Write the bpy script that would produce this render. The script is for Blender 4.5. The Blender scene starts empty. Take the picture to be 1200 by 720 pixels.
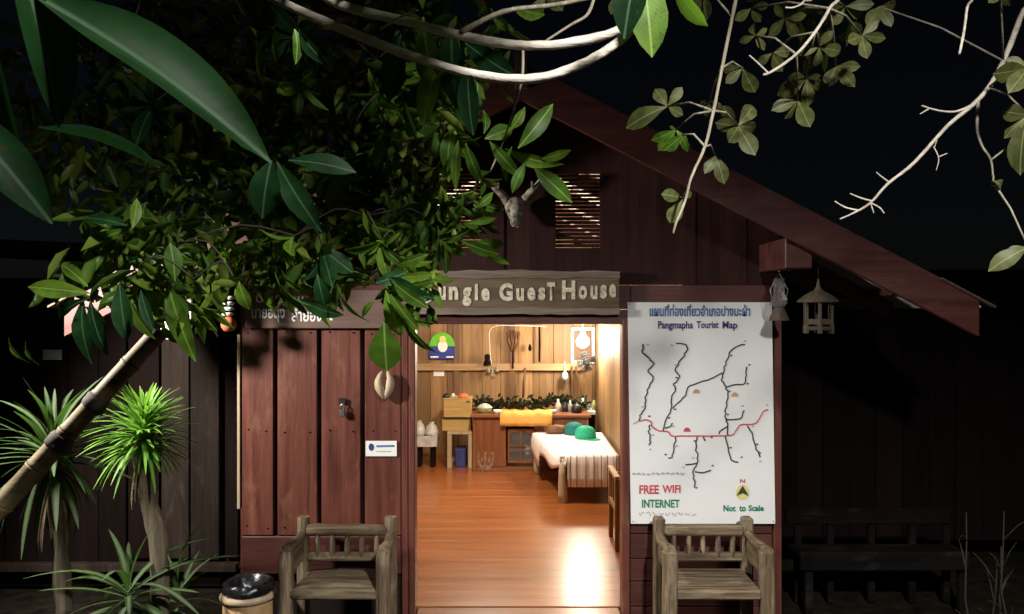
import bpy, bmesh, math, random
from mathutils import Vector, Matrix, noise

random.seed(11)
R = math.radians
scene = bpy.context.scene
COL = scene.collection

# ------------------------------------------------------------------ camera
EYE = 2.08            # eye height above the house floor (z = 0)
F = 900.0             # focal length in photo pixels (photo 1200 wide)
cam_d = bpy.data.cameras.new('camera'); cam = bpy.data.objects.new('camera', cam_d); COL.objects.link(cam)
cam.location = (0, 0, EYE); cam.rotation_euler = (R(90), 0, 0)
cam_d.sensor_width = 36; cam_d.lens = 36 * F / 1200; cam_d.shift_y = 5 / 1200
cam_d.clip_start = 0.05; cam_d.clip_end = 3000
scene.camera = cam

# ------------------------------------------------------------------ night sky
MOON_EL, MOON_ROT = 38, 140
world = bpy.data.worlds.new('World'); scene.world = world; world.use_nodes = True
wn = world.node_tree.nodes; wl = world.node_tree.links
sky = wn.new('ShaderNodeTexSky'); sky.sky_type = 'NISHITA'; sky.sun_disc = False
sky.sun_elevation = R(MOON_EL); sky.sun_rotation = R(MOON_ROT)
wn['Background'].inputs[1].default_value = 0.0004
wl.new(sky.outputs[0], wn['Background'].inputs[0])
sun_d = bpy.data.lights.new('moon', 'SUN'); sun_d.energy = 0.004; sun_d.angle = R(0.5); sun_d.color = (1, .95, .9)
sun = bpy.data.objects.new('moon', sun_d); COL.objects.link(sun)
_v = Vector((math.sin(R(MOON_ROT)) * math.cos(R(MOON_EL)), math.cos(R(MOON_ROT)) * math.cos(R(MOON_EL)), math.sin(R(MOON_EL))))
sun.rotation_euler = _v.to_track_quat('Z', 'Y').to_euler()
scene.view_settings.view_transform = 'Standard'; scene.view_settings.look = 'None'
scene.view_settings.exposure = 0.58; scene.view_settings.gamma = 1.0
scene.cycles.max_bounces = 8

LAMP_TREE = Vector((1.2, -.5, 4.2))      # street lamp over the path, beside and above the viewer
LAMP_TREE_W = 980
LAMP_SIDE = Vector((-3.15, 3.9, 2.6))     # second lamp, left of the frame
LAMP_SIDE_W = 420
BULB_W = 60
PENDANT_W = 160

def at(px, py, Y):
    return Vector(((px - 600) * Y / F, Y, EYE - (py - 365) * Y / F))
def X_(px, Y=5.29): return (px - 600) * Y / F
def Z_(py, Y=5.29): return EYE - (py - 365) * Y / F

# ------------------------------------------------------------------ materials
MATS = {}
def newmat(name):
    m = bpy.data.materials.new(name); m.use_nodes = True; MATS[name] = m
    nt = m.node_tree; return m, nt.nodes, nt.links, nt.nodes['Principled BSDF']
def ramp(n, stops, interp='LINEAR'):
    r = n.new('ShaderNodeValToRGB'); r.color_ramp.interpolation = interp
    e = r.color_ramp.elements
    while len(e) > 1: e.remove(e[-1])
    e[0].position = stops[0][0]; e[0].color = (*stops[0][1], 1)
    for p, c in stops[1:]:
        x = e.new(p); x.color = (*c, 1)
    return r
def coords(n, l, scale, jitter=True):
    tc = n.new('ShaderNodeTexCoord'); mp = n.new('ShaderNodeMapping'); mp.inputs['Scale'].default_value = scale
    if jitter:
        oi = n.new('ShaderNodeObjectInfo'); ml = n.new('ShaderNodeMath'); ml.operation = 'MULTIPLY'; ml.inputs[1].default_value = 37.0
        l.new(oi.outputs['Random'], ml.inputs[0])
        ad = n.new('ShaderNodeVectorMath'); ad.operation = 'ADD'
        l.new(tc.outputs['Object'], ad.inputs[0]); l.new(ml.outputs[0], ad.inputs[1]); l.new(ad.outputs[0], mp.inputs[0])
    else:
        l.new(tc.outputs['Object'], mp.inputs[0])
    return mp
def nz(n, l, vec, scale, detail=4, rough=.6, dist=0):
    t = n.new('ShaderNodeTexNoise'); t.inputs['Scale'].default_value = scale; t.inputs['Detail'].default_value = detail
    t.inputs['Roughness'].default_value = rough; t.inputs['Distortion'].default_value = dist
    if vec is not None: l.new(vec.outputs[0], t.inputs['Vector'])
    return t
def mixc(n, l, fac, a, b, mode='MIX'):
    m = n.new('ShaderNodeMix'); m.data_type = 'RGBA'; m.blend_type = mode
    if isinstance(fac, (int, float)): m.inputs[0].default_value = fac
    else: l.new(fac, m.inputs[0])
    for i, v in ((6, a), (7, b)):
        if isinstance(v, tuple): m.inputs[i].default_value = (*v, 1)
        else: l.new(v, m.inputs[i])
    return m.outputs[2]
def wood(name, dark, mid, light, axis='Z', rough=.6, wear=0.0, wearcol=(.3, .2, .15), coat=0., bump=.25, var=.25, gs=9., spec=.4):
    m, n, l, b = newmat(name)
    s = [gs, gs, gs]; s['XYZ'.index(axis)] = gs * .07
    mp = coords(n, l, s); g = nz(n, l, mp, 1.6, 6, .65, .6)
    rp = ramp(n, [(.28, dark), (.5, mid), (.74, light)]); l.new(g.outputs[0], rp.inputs[0])
    s2 = [70, 70, 70]; s2['XYZ'.index(axis)] = 2.5
    mp2 = coords(n, l, s2); g2 = nz(n, l, mp2, 1.0, 3)
    c = mixc(n, l, .35, rp.outputs[0], g2.outputs[0], 'OVERLAY')
    if wear > 0:
        s3 = [5, 5, 5]; s3['XYZ'.index(axis)] = 1.6
        mp3 = coords(n, l, s3); w = nz(n, l, mp3, 1.7, 6, .7, .3)
        wr = ramp(n, [(.53, (0, 0, 0)), (.68, (1, 1, 1))]); l.new(w.outputs[0], wr.inputs[0])
        mu = n.new('ShaderNodeMath'); mu.operation = 'MULTIPLY'; mu.inputs[1].default_value = wear; l.new(wr.outputs[0], mu.inputs[0])
        c = mixc(n, l, mu.outputs[0], c, wearcol)
    oi = n.new('ShaderNodeObjectInfo'); mr = n.new('ShaderNodeMapRange'); mr.inputs[3].default_value = 1 - var; mr.inputs[4].default_value = 1 + var
    l.new(oi.outputs['Random'], mr.inputs[0])
    hs = n.new('ShaderNodeHueSaturation'); l.new(mr.outputs[0], hs.inputs['Value']); l.new(c, hs.inputs['Color'])
    l.new(hs.outputs[0], b.inputs['Base Color'])
    rr = n.new('ShaderNodeMapRange'); rr.inputs[3].default_value = max(.05, rough - .15); rr.inputs[4].default_value = min(1, rough + .15)
    l.new(g.outputs[0], rr.inputs[0]); l.new(rr.outputs[0], b.inputs['Roughness'])
    b.inputs['Specular IOR Level'].default_value = spec
    b.inputs['Coat Weight'].default_value = coat; b.inputs['Coat Roughness'].default_value = .26
    if bump > 0:
        bp = n.new('ShaderNodeBump'); bp.inputs['Strength'].default_value = bump; bp.inputs['Distance'].default_value = .004
        l.new(g2.outputs[0], bp.inputs['Height']); l.new(bp.outputs[0], b.inputs['Normal'])
    return m
def plain(name, col, rough=.6, var=.12, scale=14., metal=0., bump=.1, spec=.4, trans=0., alpha=1.):
    m, n, l, b = newmat(name)
    mp = coords(n, l, (1, 1, 1)); g = nz(n, l, mp, scale, 5)
    lo = tuple(max(0, c * (1 - var * 2)) for c in col); hi = tuple(min(1, c * (1 + var * 1.6)) for c in col)
    rp = ramp(n, [(.3, lo), (.7, hi)]); l.new(g.outputs[0], rp.inputs[0]); l.new(rp.outputs[0], b.inputs['Base Color'])
    b.inputs['Roughness'].default_value = rough; b.inputs['Metallic'].default_value = metal; b.inputs['Specular IOR Level'].default_value = spec
    b.inputs['Transmission Weight'].default_value = trans
    if bump:
        bp = n.new('ShaderNodeBump'); bp.inputs['Strength'].default_value = bump; bp.inputs['Distance'].default_value = .005
        l.new(g.outputs[0], bp.inputs['Height']); l.new(bp.outputs[0], b.inputs['Normal'])
    return m
def emit(name, col, s):
    m, n, l, b = newmat(name)
    b.inputs['Base Color'].default_value = (*col, 1); b.inputs['Emission Color'].default_value = (*col, 1); b.inputs['Emission Strength'].default_value = s
    return m
def leafmat(name, c1, c2, c3, rough=.38, transl=.3, rib=True, tcol=(.25, .5, .04), spec=.22):
    m, n, l, b = newmat(name)
    oi = n.new('ShaderNodeObjectInfo'); rp = ramp(n, [(0, c1), (.5, c2), (1, c3)]);
    tc = n.new('ShaderNodeTexCoord')
    g = n.new('ShaderNodeTexNoise'); g.inputs['Scale'].default_value = 3.5 if rib else 5; g.inputs['Detail'].default_value = 4
    l.new(tc.outputs['Object'], g.inputs['Vector'])
    if rib:
        ad = n.new('ShaderNodeMath'); ad.operation = 'MULTIPLY_ADD'; ad.inputs[1].default_value = .75
        mm = n.new('ShaderNodeMath'); mm.operation = 'MULTIPLY'; mm.inputs[1].default_value = .3; l.new(g.outputs[0], mm.inputs[0])
        l.new(oi.outputs['Random'], ad.inputs[0]); l.new(mm.outputs[0], ad.inputs[2]); l.new(ad.outputs[0], rp.inputs[0])
    else:
        at_ = n.new('ShaderNodeAttribute'); at_.attribute_name = 'tint'; l.new(at_.outputs['Fac'], rp.inputs[0])
    col = rp.outputs[0]
    if rib:
        sx = n.new('ShaderNodeSeparateXYZ'); l.new(tc.outputs['Object'], sx.inputs[0])
        ab = n.new('ShaderNodeMath'); ab.operation = 'ABSOLUTE'; l.new(sx.outputs[1], ab.inputs[0])
        mr = n.new('ShaderNodeMapRange'); mr.inputs[1].default_value = .006; mr.inputs[2].default_value = .016; mr.inputs[3].default_value = .55; mr.inputs[4].default_value = 0
        l.new(ab.outputs[0], mr.inputs[0])
        pale = tuple(min(1, x * 1.8 + .06) for x in c3)
        sg_ = n.new('ShaderNodeTexNoise'); sg_.inputs['Scale'].default_value = 14; sg_.inputs['Detail'].default_value = 3
        of_ = n.new('ShaderNodeVectorMath'); of_.operation = 'ADD'; l.new(tc.outputs['Object'], of_.inputs[0]); ms_ = n.new('ShaderNodeMath'); ms_.operation = 'MULTIPLY'; ms_.inputs[1].default_value = 53; l.new(oi.outputs['Random'], ms_.inputs[0]); l.new(ms_.outputs[0], of_.inputs[1]); l.new(of_.outputs[0], sg_.inputs['Vector'])
        sr_ = ramp(n, [(.63, (0, 0, 0)), (.70, (.8, .8, .8))]); l.new(sg_.outputs[0], sr_.inputs[0])
        col = mixc(n, l, sr_.outputs[0], col, tuple(x * .55 + y for x, y in zip(c1, (.03, .022, .004))))
        big_ = n.new('ShaderNodeTexNoise'); big_.inputs['Scale'].default_value = 4.5; big_.inputs['Detail'].default_value = 5; l.new(of_.outputs[0], big_.inputs['Vector'])
        br_ = ramp(n, [(.35, (.6, .6, .6)), (.65, (1.25, 1.25, 1.15))]); l.new(big_.outputs[0], br_.inputs[0])
        col = mixc(n, l, .8, col, br_.outputs[0], 'MULTIPLY')
        col = mixc(n, l, mr.outputs[0], col, pale)
        # side veins as fine relief
        a2 = n.new('ShaderNodeMath'); a2.operation = 'MULTIPLY_ADD'; a2.inputs[1].default_value = -.9; l.new(ab.outputs[0], a2.inputs[0]); l.new(sx.outputs[0], a2.inputs[2])
        s2 = n.new('ShaderNodeMath'); s2.operation = 'MULTIPLY'; s2.inputs[1].default_value = 110; l.new(a2.outputs[0], s2.inputs[0])
        sn = n.new('ShaderNodeMath'); sn.operation = 'SINE'; l.new(s2.outputs[0], sn.inputs[0])
        bp = n.new('ShaderNodeBump'); bp.inputs['Strength'].default_value = .018; bp.inputs['Distance'].default_value = .01
        l.new(sn.outputs[0], bp.inputs['Height']); l.new(bp.outputs[0], b.inputs['Normal'])
    l.new(col, b.inputs['Base Color']); b.inputs['Roughness'].default_value = rough; b.inputs['Specular IOR Level'].default_value = spec
    tr = n.new('ShaderNodeBsdfTranslucent')
    tcn = mixc(n, l, .6, col, tcol); l.new(tcn, tr.inputs[0])
    mx = n.new('ShaderNodeMixShader'); mx.inputs[0].default_value = transl
    out = n['Material Output']; l.new(b.outputs[0], mx.inputs[1]); l.new(tr.outputs[0], mx.inputs[2]); l.new(mx.outputs[0], out.inputs[0])
    return m

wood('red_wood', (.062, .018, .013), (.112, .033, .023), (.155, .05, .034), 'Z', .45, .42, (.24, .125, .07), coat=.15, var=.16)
wood('red_wood_x', (.055, .016, .013), (.09, .027, .022), (.12, .038, .03), 'X', .5, .22, (.2, .1, .07), coat=.08, var=.12)
wood('red_wood_y', (.055, .016, .013), (.09, .027, .022), (.12, .038, .03), 'Y', .5, .2, (.2, .1, .07), var=.12)
wood('barge_wood', (.052, .014, .012), (.082, .023, .019), (.105, .034, .027), 'X', .5, .2, (.22, .12, .1), var=.05)
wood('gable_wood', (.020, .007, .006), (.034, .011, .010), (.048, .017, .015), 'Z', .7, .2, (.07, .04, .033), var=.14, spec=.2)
wood('dark_bark', (.02, .017, .012), (.04, .034, .024), (.05, .043, .032), 'Z', .9, .3, (.06, .052, .04), bump=.5, spec=.1)
wood('dark_wood', (.005, .0025, .0022), (.008, .004, .0035), (.011, .0055, .005), 'Z', .85, .2, (.017, .011, .009), var=.3, spec=.1)  # near-black colour also stands in for shade on the set-back wing wall
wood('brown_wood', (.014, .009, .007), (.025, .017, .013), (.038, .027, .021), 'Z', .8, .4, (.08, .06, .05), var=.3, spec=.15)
wood('tan_wood', (.16, .085, .034), (.26, .15, .064), (.36, .225, .105), 'Z', .55, .25, (.2, .11, .05), var=.3)
wood('tan_wood_x', (.28, .165, .08), (.40, .25, .125), (.5, .33, .18), 'X', .5, 0, var=.15)
wood('stud_wood', (.09, .045, .02), (.14, .07, .03), (.2, .1, .05), 'Z', .5, 0, var=.1)
wood('floor_wood', (.20, .055, .012), (.29, .085, .018), (.36, .115, .028), 'X', .36, .15, (.40, .18, .07), coat=.7, bump=.05, var=.10, gs=6)
wood('log_wood', (.045, .030, .017), (.16, .113, .066), (.38, .295, .19), 'Z', .8, .35, (.48, .42, .32), bump=1., var=.12, gs=18)
wood('log_wood_x', (.045, .030, .017), (.16, .113, .066), (.38, .295, .19), 'X', .8, .35, (.48, .42, .32), bump=1., var=.12, gs=18)
wood('log_wood_y', (.04, .027, .015), (.145, .10, .058), (.33, .25, .155), 'Y', .8, .35, (.44, .37, .22), bump=1., var=.12, gs=18)
wood('sign_wood', (.085, .056, .036), (.135, .092, .06), (.20, .145, .10), 'X', .85, .3, (.22, .18, .14), bump=.8, var=.05, gs=11)
wood('sign_edge', (.14, .10, .075), (.22, .17, .13), (.30, .24, .19), 'X', .85, 0, bump=.6, var=.05, gs=16)
wood('thai_board', (.10, .055, .045), (.14, .08, .066), (.18, .11, .09), 'X', .7, .15, (.25, .18, .15), var=.05)
wood('desk_wood', (.16, .055, .022), (.22, .08, .032), (.28, .11, .05), 'Z', .35, .1, (.3, .15, .08), coat=.3, var=.08)
wood('desk_wood_x', (.16, .055, .022), (.22, .08, .032), (.28, .11, .05), 'X', .35, .1, (.3, .15, .08), coat=.3, var=.08)
wood('pale_wood', (.30, .22, .14), (.42, .33, .22), (.52, .43, .31), 'Z', .6, .1, (.5, .42, .3), var=.1)
wood('bamboo', (.05, .034, .012), (.105, .074, .028), (.17, .12, .05), 'X', .7, .7, (.05, .036, .02), var=.05, gs=20)
wood('bark', (.10, .085, .06), (.20, .17, .125), (.34, .30, .24), 'Z', .9, .5, (.40, .36, .30), bump=.9, var=.2, gs=25)
wood('pale_bark', (.22, .19, .15), (.38, .34, .28), (.50, .46, .39), 'X', .85, .5, (.14, .11, .08), bump=1., var=.1, gs=25)
wood('limb_bark', (.30, .26, .20), (.52, .47, .40), (.64, .60, .53), 'X', .85, .45, (.18, .14, .10), bump=1., var=.05, gs=30)
wood('palm_trunk', (.06, .046, .03), (.115, .092, .06), (.19, .155, .105), 'Z', .9, .3, (.12, .09, .06), bump=.9, var=.12, gs=22)
wood('rail_wood', (.003, .0026, .0024), (.006, .005, .0045), (.010, .0085, .0075), 'X', .9, .4, (.04, .036, .033), var=.2, spec=.1)  # bench colour cut to near black in place of shade
wood('lantern_wood', (.05, .036, .024), (.085, .063, .042), (.13, .10, .07), 'Z', .8, .2, (.36, .28, .2), var=.1, gs=30)
wood('cardboard', (.34, .22, .07), (.46, .31, .11), (.54, .38, .15), 'X', .85, 0, bump=.05, var=.1, gs=8)
plain('dead_leaf', (.17, .12, .07), .85, .3)
plain('roof_sheet', (.55, .50, .43), .8, .12, 6)
plain('soil', (.018, .014, .010), .95, .3, 9, bump=.8, spec=.05)
plain('paper', (.84, .84, .84), .55, .015, 5, bump=.05)
plain('white_paint', (.78, .77, .74), .5, .06)
plain('letter_cream', (.74, .66, .50), .8, .2, 40)
plain('letter_white', (.8, .8, .78), .7, .06, 40)
plain('ink_navy', (.04, .05, .19), .7, .2)
plain('ink_blue', (.08, .16, .40), .7, .2)
plain('ink_black', (.05, .05, .055), .7, .2)
plain('ink_red', (.60, .07, .10), .7, .15)
plain('ink_green', (.01, .20, .11), .7, .15)
plain('ink_grey', (.42, .42, .42), .7, .1)
plain('ink_yellow', (.72, .66, .22), .7, .1)
plain('ink_orange', (.55, .30, .16), .7, .1)
plain('motif', (.25, .15, .09), .6, .4, 30)
plain('bone', (.28, .245, .195), .85, .55, 22, bump=.9)
plain('socket', (.05, .042, .034), .9)
plain('horn', (.28, .24, .19), .75, .3, 20, bump=.5)
plain('dark_metal', (.03, .03, .032), .45, .2, metal=.4)
plain('grey_metal', (.35, .35, .36), .35, .1, metal=.9)
plain('plastic_black', (.012, .012, .015), .22, .2, 30, bump=.6, spec=.6)
plain('clay', (.42, .26, .12), .6, .22, 8)
plain('clay_rim', (.48, .36, .24), .6, .15)
plain('orange_cloth', (.85, .42, .10), .85, .06)
plain('garland', (.022, .03, .012), .8, .5, 30)
plain('teal_cloth', (.01, .16, .16), .8, .1)
plain('green_cloth', (.02, .36, .22), .8, .1)
plain('white_bag', (.55, .55, .53), .5, .15)
plain('red_paper', (.62, .16, .07), .6, .15)
plain('lime_sign', (.12, .50, .02), .5, .1)
plain('blue_sign', (.02, .04, .28), .5, .1)
plain('basket', (.25, .28, .10), .8, .3, 40)
plain('plate_grey', (.35, .42, .42), .5, .1)
plain('dark_fill', (.012, .006, .005), .95)
plain('concrete', (.16, .15, .14), .9, .2)
plain('lamp_shade', (.25, .26, .26), .4, .1, metal=.5)
m, n, l, b = newmat('glass'); b.inputs['Base Color'].default_value = (.9, .93, .93, 1); b.inputs['Roughness'].default_value = .05; b.inputs['Transmission Weight'].default_value = .9; b.inputs['Alpha'].default_value = .55
emit('bulb_glow', (1.0, .90, .72), 60)
emit('lamp_glow', (1.0, .96, .88), 30)
leafmat('leaf', (.026, .06, .007), (.050, .115, .012), (.12, .20, .02), rough=.48, transl=.4)
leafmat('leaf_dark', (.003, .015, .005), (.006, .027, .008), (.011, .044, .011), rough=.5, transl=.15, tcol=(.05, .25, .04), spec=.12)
leafmat('leaf_olive', (.045, .055, .016), (.075, .085, .026), (.11, .115, .04), rough=.5, transl=.2, tcol=(.3, .35, .08))
leafmat('leaf_mass', (.02, .05, .009), (.065, .118, .016), (.16, .205, .034), rib=False)
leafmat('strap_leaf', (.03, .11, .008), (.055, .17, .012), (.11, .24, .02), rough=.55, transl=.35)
leafmat('strap_leaf_shaded', (.006, .018, .003), (.012, .029, .004), (.022, .044, .006), rough=.6, transl=.2, tcol=(.08, .2, .02))  # dim light on the left-hand plants is put into this darker leaf colour
# striped bed sheet
m, n, l, b = newmat('sheet')
tc = n.new('ShaderNodeTexCoord'); sx = n.new('ShaderNodeSeparateXYZ'); l.new(tc.outputs['Object'], sx.inputs[0])
mu = n.new('ShaderNodeMath'); mu.operation = 'MULTIPLY'; mu.inputs[1].default_value = 1 / .33; l.new(sx.outputs[0], mu.inputs[0])
fr = n.new('ShaderNodeMath'); fr.operation = 'FRACT'; l.new(mu.outputs[0], fr.inputs[0])
W = (.80, .77, .76); S = (.10, .06, .10); S2 = (.45, .36, .42)
rp = ramp(n, [(0, W), (.10, S), (.135, W), (.30, S2), (.32, W), (.40, S), (.43, W), (.66, S), (.70, W), (.80, S2), (.82, W), (.90, S), (.935, W)], 'CONSTANT')
l.new(fr.outputs[0], rp.inputs[0])
sy = n.new('ShaderNodeMath'); sy.operation = 'LESS_THAN'; sy.inputs[1].default_value = 8.299; l.new(sx.outputs[1], sy.inputs[0])
sz = n.new('ShaderNodeMath'); sz.operation = 'MULTIPLY'; sz.inputs[1].default_value = .8; l.new(sy.outputs[0], sz.inputs[0])
l.new(mixc(n, l, sz.outputs[0], W, rp.outputs[0]), b.inputs['Base Color']); b.inputs['Roughness'].default_value = .9

# ------------------------------------------------------------------ geometry helpers
def root_of(o):
    while o.parent: o = o.parent
    return o
class MB:
    def __init__(s): s.v = []; s.f = []; s.smooth = set()
    def add(s, vs, fs, smooth=False):
        k = len(s.v); s.v += [Vector(v) for v in vs]
        for f in fs:
            if smooth: s.smooth.add(len(s.f))
            s.f.append(tuple(i + k for i in f))
        return s
    def box(s, p0, p1, c=.003):
        """chamfered box between two corners"""
        p0 = Vector(p0); p1 = Vector(p1)
        lo = Vector([min(a, b) for a, b in zip(p0, p1)]); hi = Vector([max(a, b) for a, b in zip(p0, p1)])
        c = min(c, .3 * min(hi - lo))
        bm = bmesh.new(); bmesh.ops.create_cube(bm, size=1)
        for v in bm.verts: v.co = Vector([(lo[i] + hi[i]) / 2 + v.co[i] * (hi[i] - lo[i]) for i in range(3)])
        if c > 0: bmesh.ops.bevel(bm, geom=bm.edges[:], offset=c, segments=1, affect='EDGES')
        bm.verts.index_update(); s.add([v.co.copy() for v in bm.verts], [[v.index for v in f.verts] for f in bm.faces]); bm.free(); return s
    def bar(s, a, b, w, h, up=(0, 0, 1), c=.003):
        a = Vector(a); b = Vector(b); d = (b - a); L = d.length; d.normalize(); up = Vector(up)
        sd = d.cross(up).normalized(); u = sd.cross(d).normalized()
        t = MB().box((0, -w / 2, -h / 2), (L, w / 2, h / 2), c)
        M = Matrix((d, sd, u)).transposed()
        s.add([a + M @ v for v in t.v], t.f); return s
    def prism(s, poly, y0, y1):
        """polygon in XZ extruded along Y"""
        k = len(poly)
        s.add([(x, y0, z) for x, z in poly] + [(x, y1, z) for x, z in poly],
              [tuple(range(k)), tuple(range(2 * k - 1, k - 1, -1))] + [(i, i + k, (i + 1) % k + k, (i + 1) % k) for i in range(k)]); return s
    def tube(s, pts, rad, n=7, wob=0., sq=1., cap=True, seed=0):
        pts = [Vector(p) for p in pts]; k = len(pts)
        if isinstance(rad, (int, float)): rad = [rad] * k
        d0 = (pts[1] - pts[0]).normalized(); up = Vector((0, 0, 1)) if abs(d0.z) < .9 else Vector((1, 0, 0))
        u = d0.cross(up).normalized(); vs = []
        for i, p in enumerate(pts):
            d = (pts[min(i + 1, k - 1)] - pts[max(i - 1, 0)]).normalized()
            u = (u - d * u.dot(d)).normalized(); w = d.cross(u)
            for j in range(n):
                a = 2 * math.pi * j / n; r = rad[i]
                if wob: r *= 1 + wob * noise.noise(Vector((math.cos(a) * 1.3 + seed, math.sin(a) * 1.3, i * .7 + seed * 3.1)))
                vs.append(p + u * (math.cos(a) * r) + w * (math.sin(a) * r * sq))
        fs = [(i * n + j, i * n + (j + 1) % n, (i + 1) * n + (j + 1) % n, (i + 1) * n + j) for i in range(k - 1) for j in range(n)]
        s.add(vs, fs, True)
        if cap:
            b = len(s.v) - len(vs); s.f.append(tuple(b + j for j in reversed(range(n)))); s.f.append(tuple(b + (k - 1) * n + j for j in range(n)))
        return s
    def lathe(s, c, prof, n=16, sq=1.):
        c = Vector(c); vs = [c + Vector((r * math.cos(2 * math.pi * j / n), r * sq * math.sin(2 * math.pi * j / n), z)) for r, z in prof for j in range(n)]
        k = len(prof); s.add(vs, [(i * n + j, i * n + (j + 1) % n, (i + 1) * n + (j + 1) % n, (i + 1) * n + j) for i in range(k - 1) for j in range(n)], True)
        return s
    def ribbon(s, pts, w, y):
        """flat line in the XZ plane facing -Y, pts are (x, z)"""
        P = [Vector((p[0], p[1])) for p in pts]; vs = []
        for i, p in enumerate(P):
            d = (P[min(i + 1, len(P) - 1)] - P[max(i - 1, 0)]).normalized(); nn = Vector((-d.y, d.x)) * w / 2
            vs += [(p.x + nn.x, y, p.y + nn.y), (p.x - nn.x, y, p.y - nn.y)]
        s.add(vs, [(2 * i, 2 * i + 1, 2 * i + 3, 2 * i + 2) for i in range(len(P) - 1)]); return s
    def disc(s, c, r, y, n=14, r2=None, a0=0, a1=2 * math.pi):
        vs = [(c[0], y, c[1])] + [(c[0] + r * math.cos(a0 + (a1 - a0) * i / n), y, c[1] + (r2 or r) * math.sin(a0 + (a1 - a0) * i / n)) for i in range(n + 1)]
        s.add(vs, [(0, i + 1, i + 2) for i in range(n)]); return s
    def build(s, name, mat, parent=None):
        me = bpy.data.meshes.new(name); o = bpy.data.objects.new(name, me); COL.objects.link(o)
        if parent:
            o.parent = parent; off = root_of(parent).location.copy()
        else:
            xs = [v.x for v in s.v]; ys = [v.y for v in s.v]; zs = [v.z for v in s.v]
            off = Vector(((min(xs) + max(xs)) / 2, (min(ys) + max(ys)) / 2, min(zs))); o.location = off
        me.from_pydata([v - off for v in s.v], [], s.f)
        if s.smooth: me.polygons.foreach_set('use_smooth', [i in s.smooth for i in range(len(s.f))])
        me.materials.append(MATS[mat]); me.update(); return o
def tag(o, label, cat=None, group=None, kind=None):
    if label: o['label'] = label
    if cat: o['category'] = cat
    if group: o['group'] = group
    if kind: o['kind'] = kind
    return o
def thing(name, loc, label, cat, group=None):
    o = bpy.data.objects.new(name, None); COL.objects.link(o); o.location = loc; o.empty_display_size = .1
    return tag(o, label, cat, group)
def box(name, mat, parent, p0, p1, c=.003): return MB().box(p0, p1, c).build(name, mat, parent)
def part(name, parent):
    """a part that only gathers its own pieces"""
    o = bpy.data.objects.new(name, None); COL.objects.link(o); o.parent = parent; o.empty_display_size = .05; return o
def text_mesh(body, bx, y, mat, parent, name='lettering', bold=.0, shear=0., fit=True):
    """bx = x0, x1, z0, z1 in metres; faces -Y"""
    c = bpy.data.curves.new('lettering', 'FONT'); c.body = body; c.offset = bold; c.shear = shear; c.resolution_u = 3; c.extrude = 0
    t = bpy.data.objects.new('lettering', c); COL.objects.link(t)
    dg = bpy.context.evaluated_depsgraph_get(); me = bpy.data.meshes.new_from_object(t.evaluated_get(dg))
    bpy.data.objects.remove(t); bpy.data.curves.remove(c)
    xs = [v.co.x for v in me.vertices]; ys = [v.co.y for v in me.vertices]
    ax, bx_, ay, by = min(xs), max(xs), min(ys), max(ys)
    sx = (bx[1] - bx[0]) / (bx_ - ax); sz = (bx[3] - bx[2]) / (by - ay); off = root_of(parent).location
    for v in me.vertices:
        v.co = Vector((bx[0] + (v.co.x - ax) * sx, y, bx[2] + (v.co.y - ay) * sz)) - off
    me.name = name; me.materials.clear(); me.materials.append(MATS[mat])
    o = bpy.data.objects.new(name, me); COL.objects.link(o); o.parent = parent; return o
def smoothpath(pts, k=4):
    pts = [Vector(p) for p in pts]; out = []
    for i in range(len(pts) - 1):
        p0 = pts[max(i - 1, 0)]; p1 = pts[i]; p2 = pts[i + 1]; p3 = pts[min(i + 2, len(pts) - 1)]
        for j in range(k):
            t = j / k
            out.append(.5 * ((2 * p1) + (p2 - p0) * t + (2 * p0 - 5 * p1 + 4 * p2 - p3) * t * t + (3 * p1 - p0 - 3 * p2 + p3) * t ** 3))
    out.append(pts[-1]); return out
def lerp(a, b, t): return a + (b - a) * t
rnd = random.uniform

# ------------------------------------------------------------------ ground
GZ = -.16
g = MB()
N = 40
def gcoord(i, n): 
    t = (i / n - .5) * 2; return math.copysign(abs(t) ** 3, t) * 900
vs = []
for j in range(N + 1):
    for i in range(N + 1):
        x = gcoord(i, N); y = gcoord(j, N) + 4; h = noise.noise(Vector((x * .8, y * .8, 0))) * .03 if abs(x) < 20 else 0
        vs.append((x, y, GZ + h - .02))
g.add(vs, [(j * (N + 1) + i, j * (N + 1) + i + 1, (j + 1) * (N + 1) + i + 1, (j + 1) * (N + 1) + i) for j in range(N) for i in range(N)], True)
o = g.build('ground', 'soil'); tag(o, None, kind='structure')

# ------------------------------------------------------------------ guest house
YW = 5.29
house = thing('guest_house', (0, YW, GZ), 'dark red timber guest house with gabled roof and open lit doorway', 'house')
PX, PZ, SL = .06, 3.61, .517           # ridge x, z and roof slope
def roof_z(x): return PZ - abs(x - PX) * SL
XL, XR = X_(282), X_(914)
# -- front wall, left of the door: upright planks proud of a dark backing
fw = box('facade', 'dark_fill', house, (XL + .01, YW + .035, GZ), (X_(471), YW + .09, 2.2))
for a, b_ in ((283, 320.5), (325, 372), (376.5, 422.5), (427.5, 470)):
    y = YW + rnd(-.004, .004)
    MB().box((X_(a), y, .535), (X_(b_), y + .034, 1.995), .006).build('plank', 'red_wood', fw)
for a, b_ in ((283, 320.5), (325, 372), (376.5, 422.5), (427.5, 470)):
    for zz in (1.93, 1.26, .60):
        for fx_ in (.2, .8):
            c = Vector((lerp(X_(a), X_(b_), fx_) + rnd(-.01, .01), YW - .004, zz + rnd(-.012, .012)))
            MB().lathe(c, [(0, -.006), (.0055, -.004), (.0062, 0), (.0055, .004), (0, .006)], 8, .6).build('nail', 'dark_metal', fw)
box('plank', 'red_wood_x', fw, (X_(283), YW - .006, .27), (X_(470), YW + .034, .53), .006)
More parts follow.
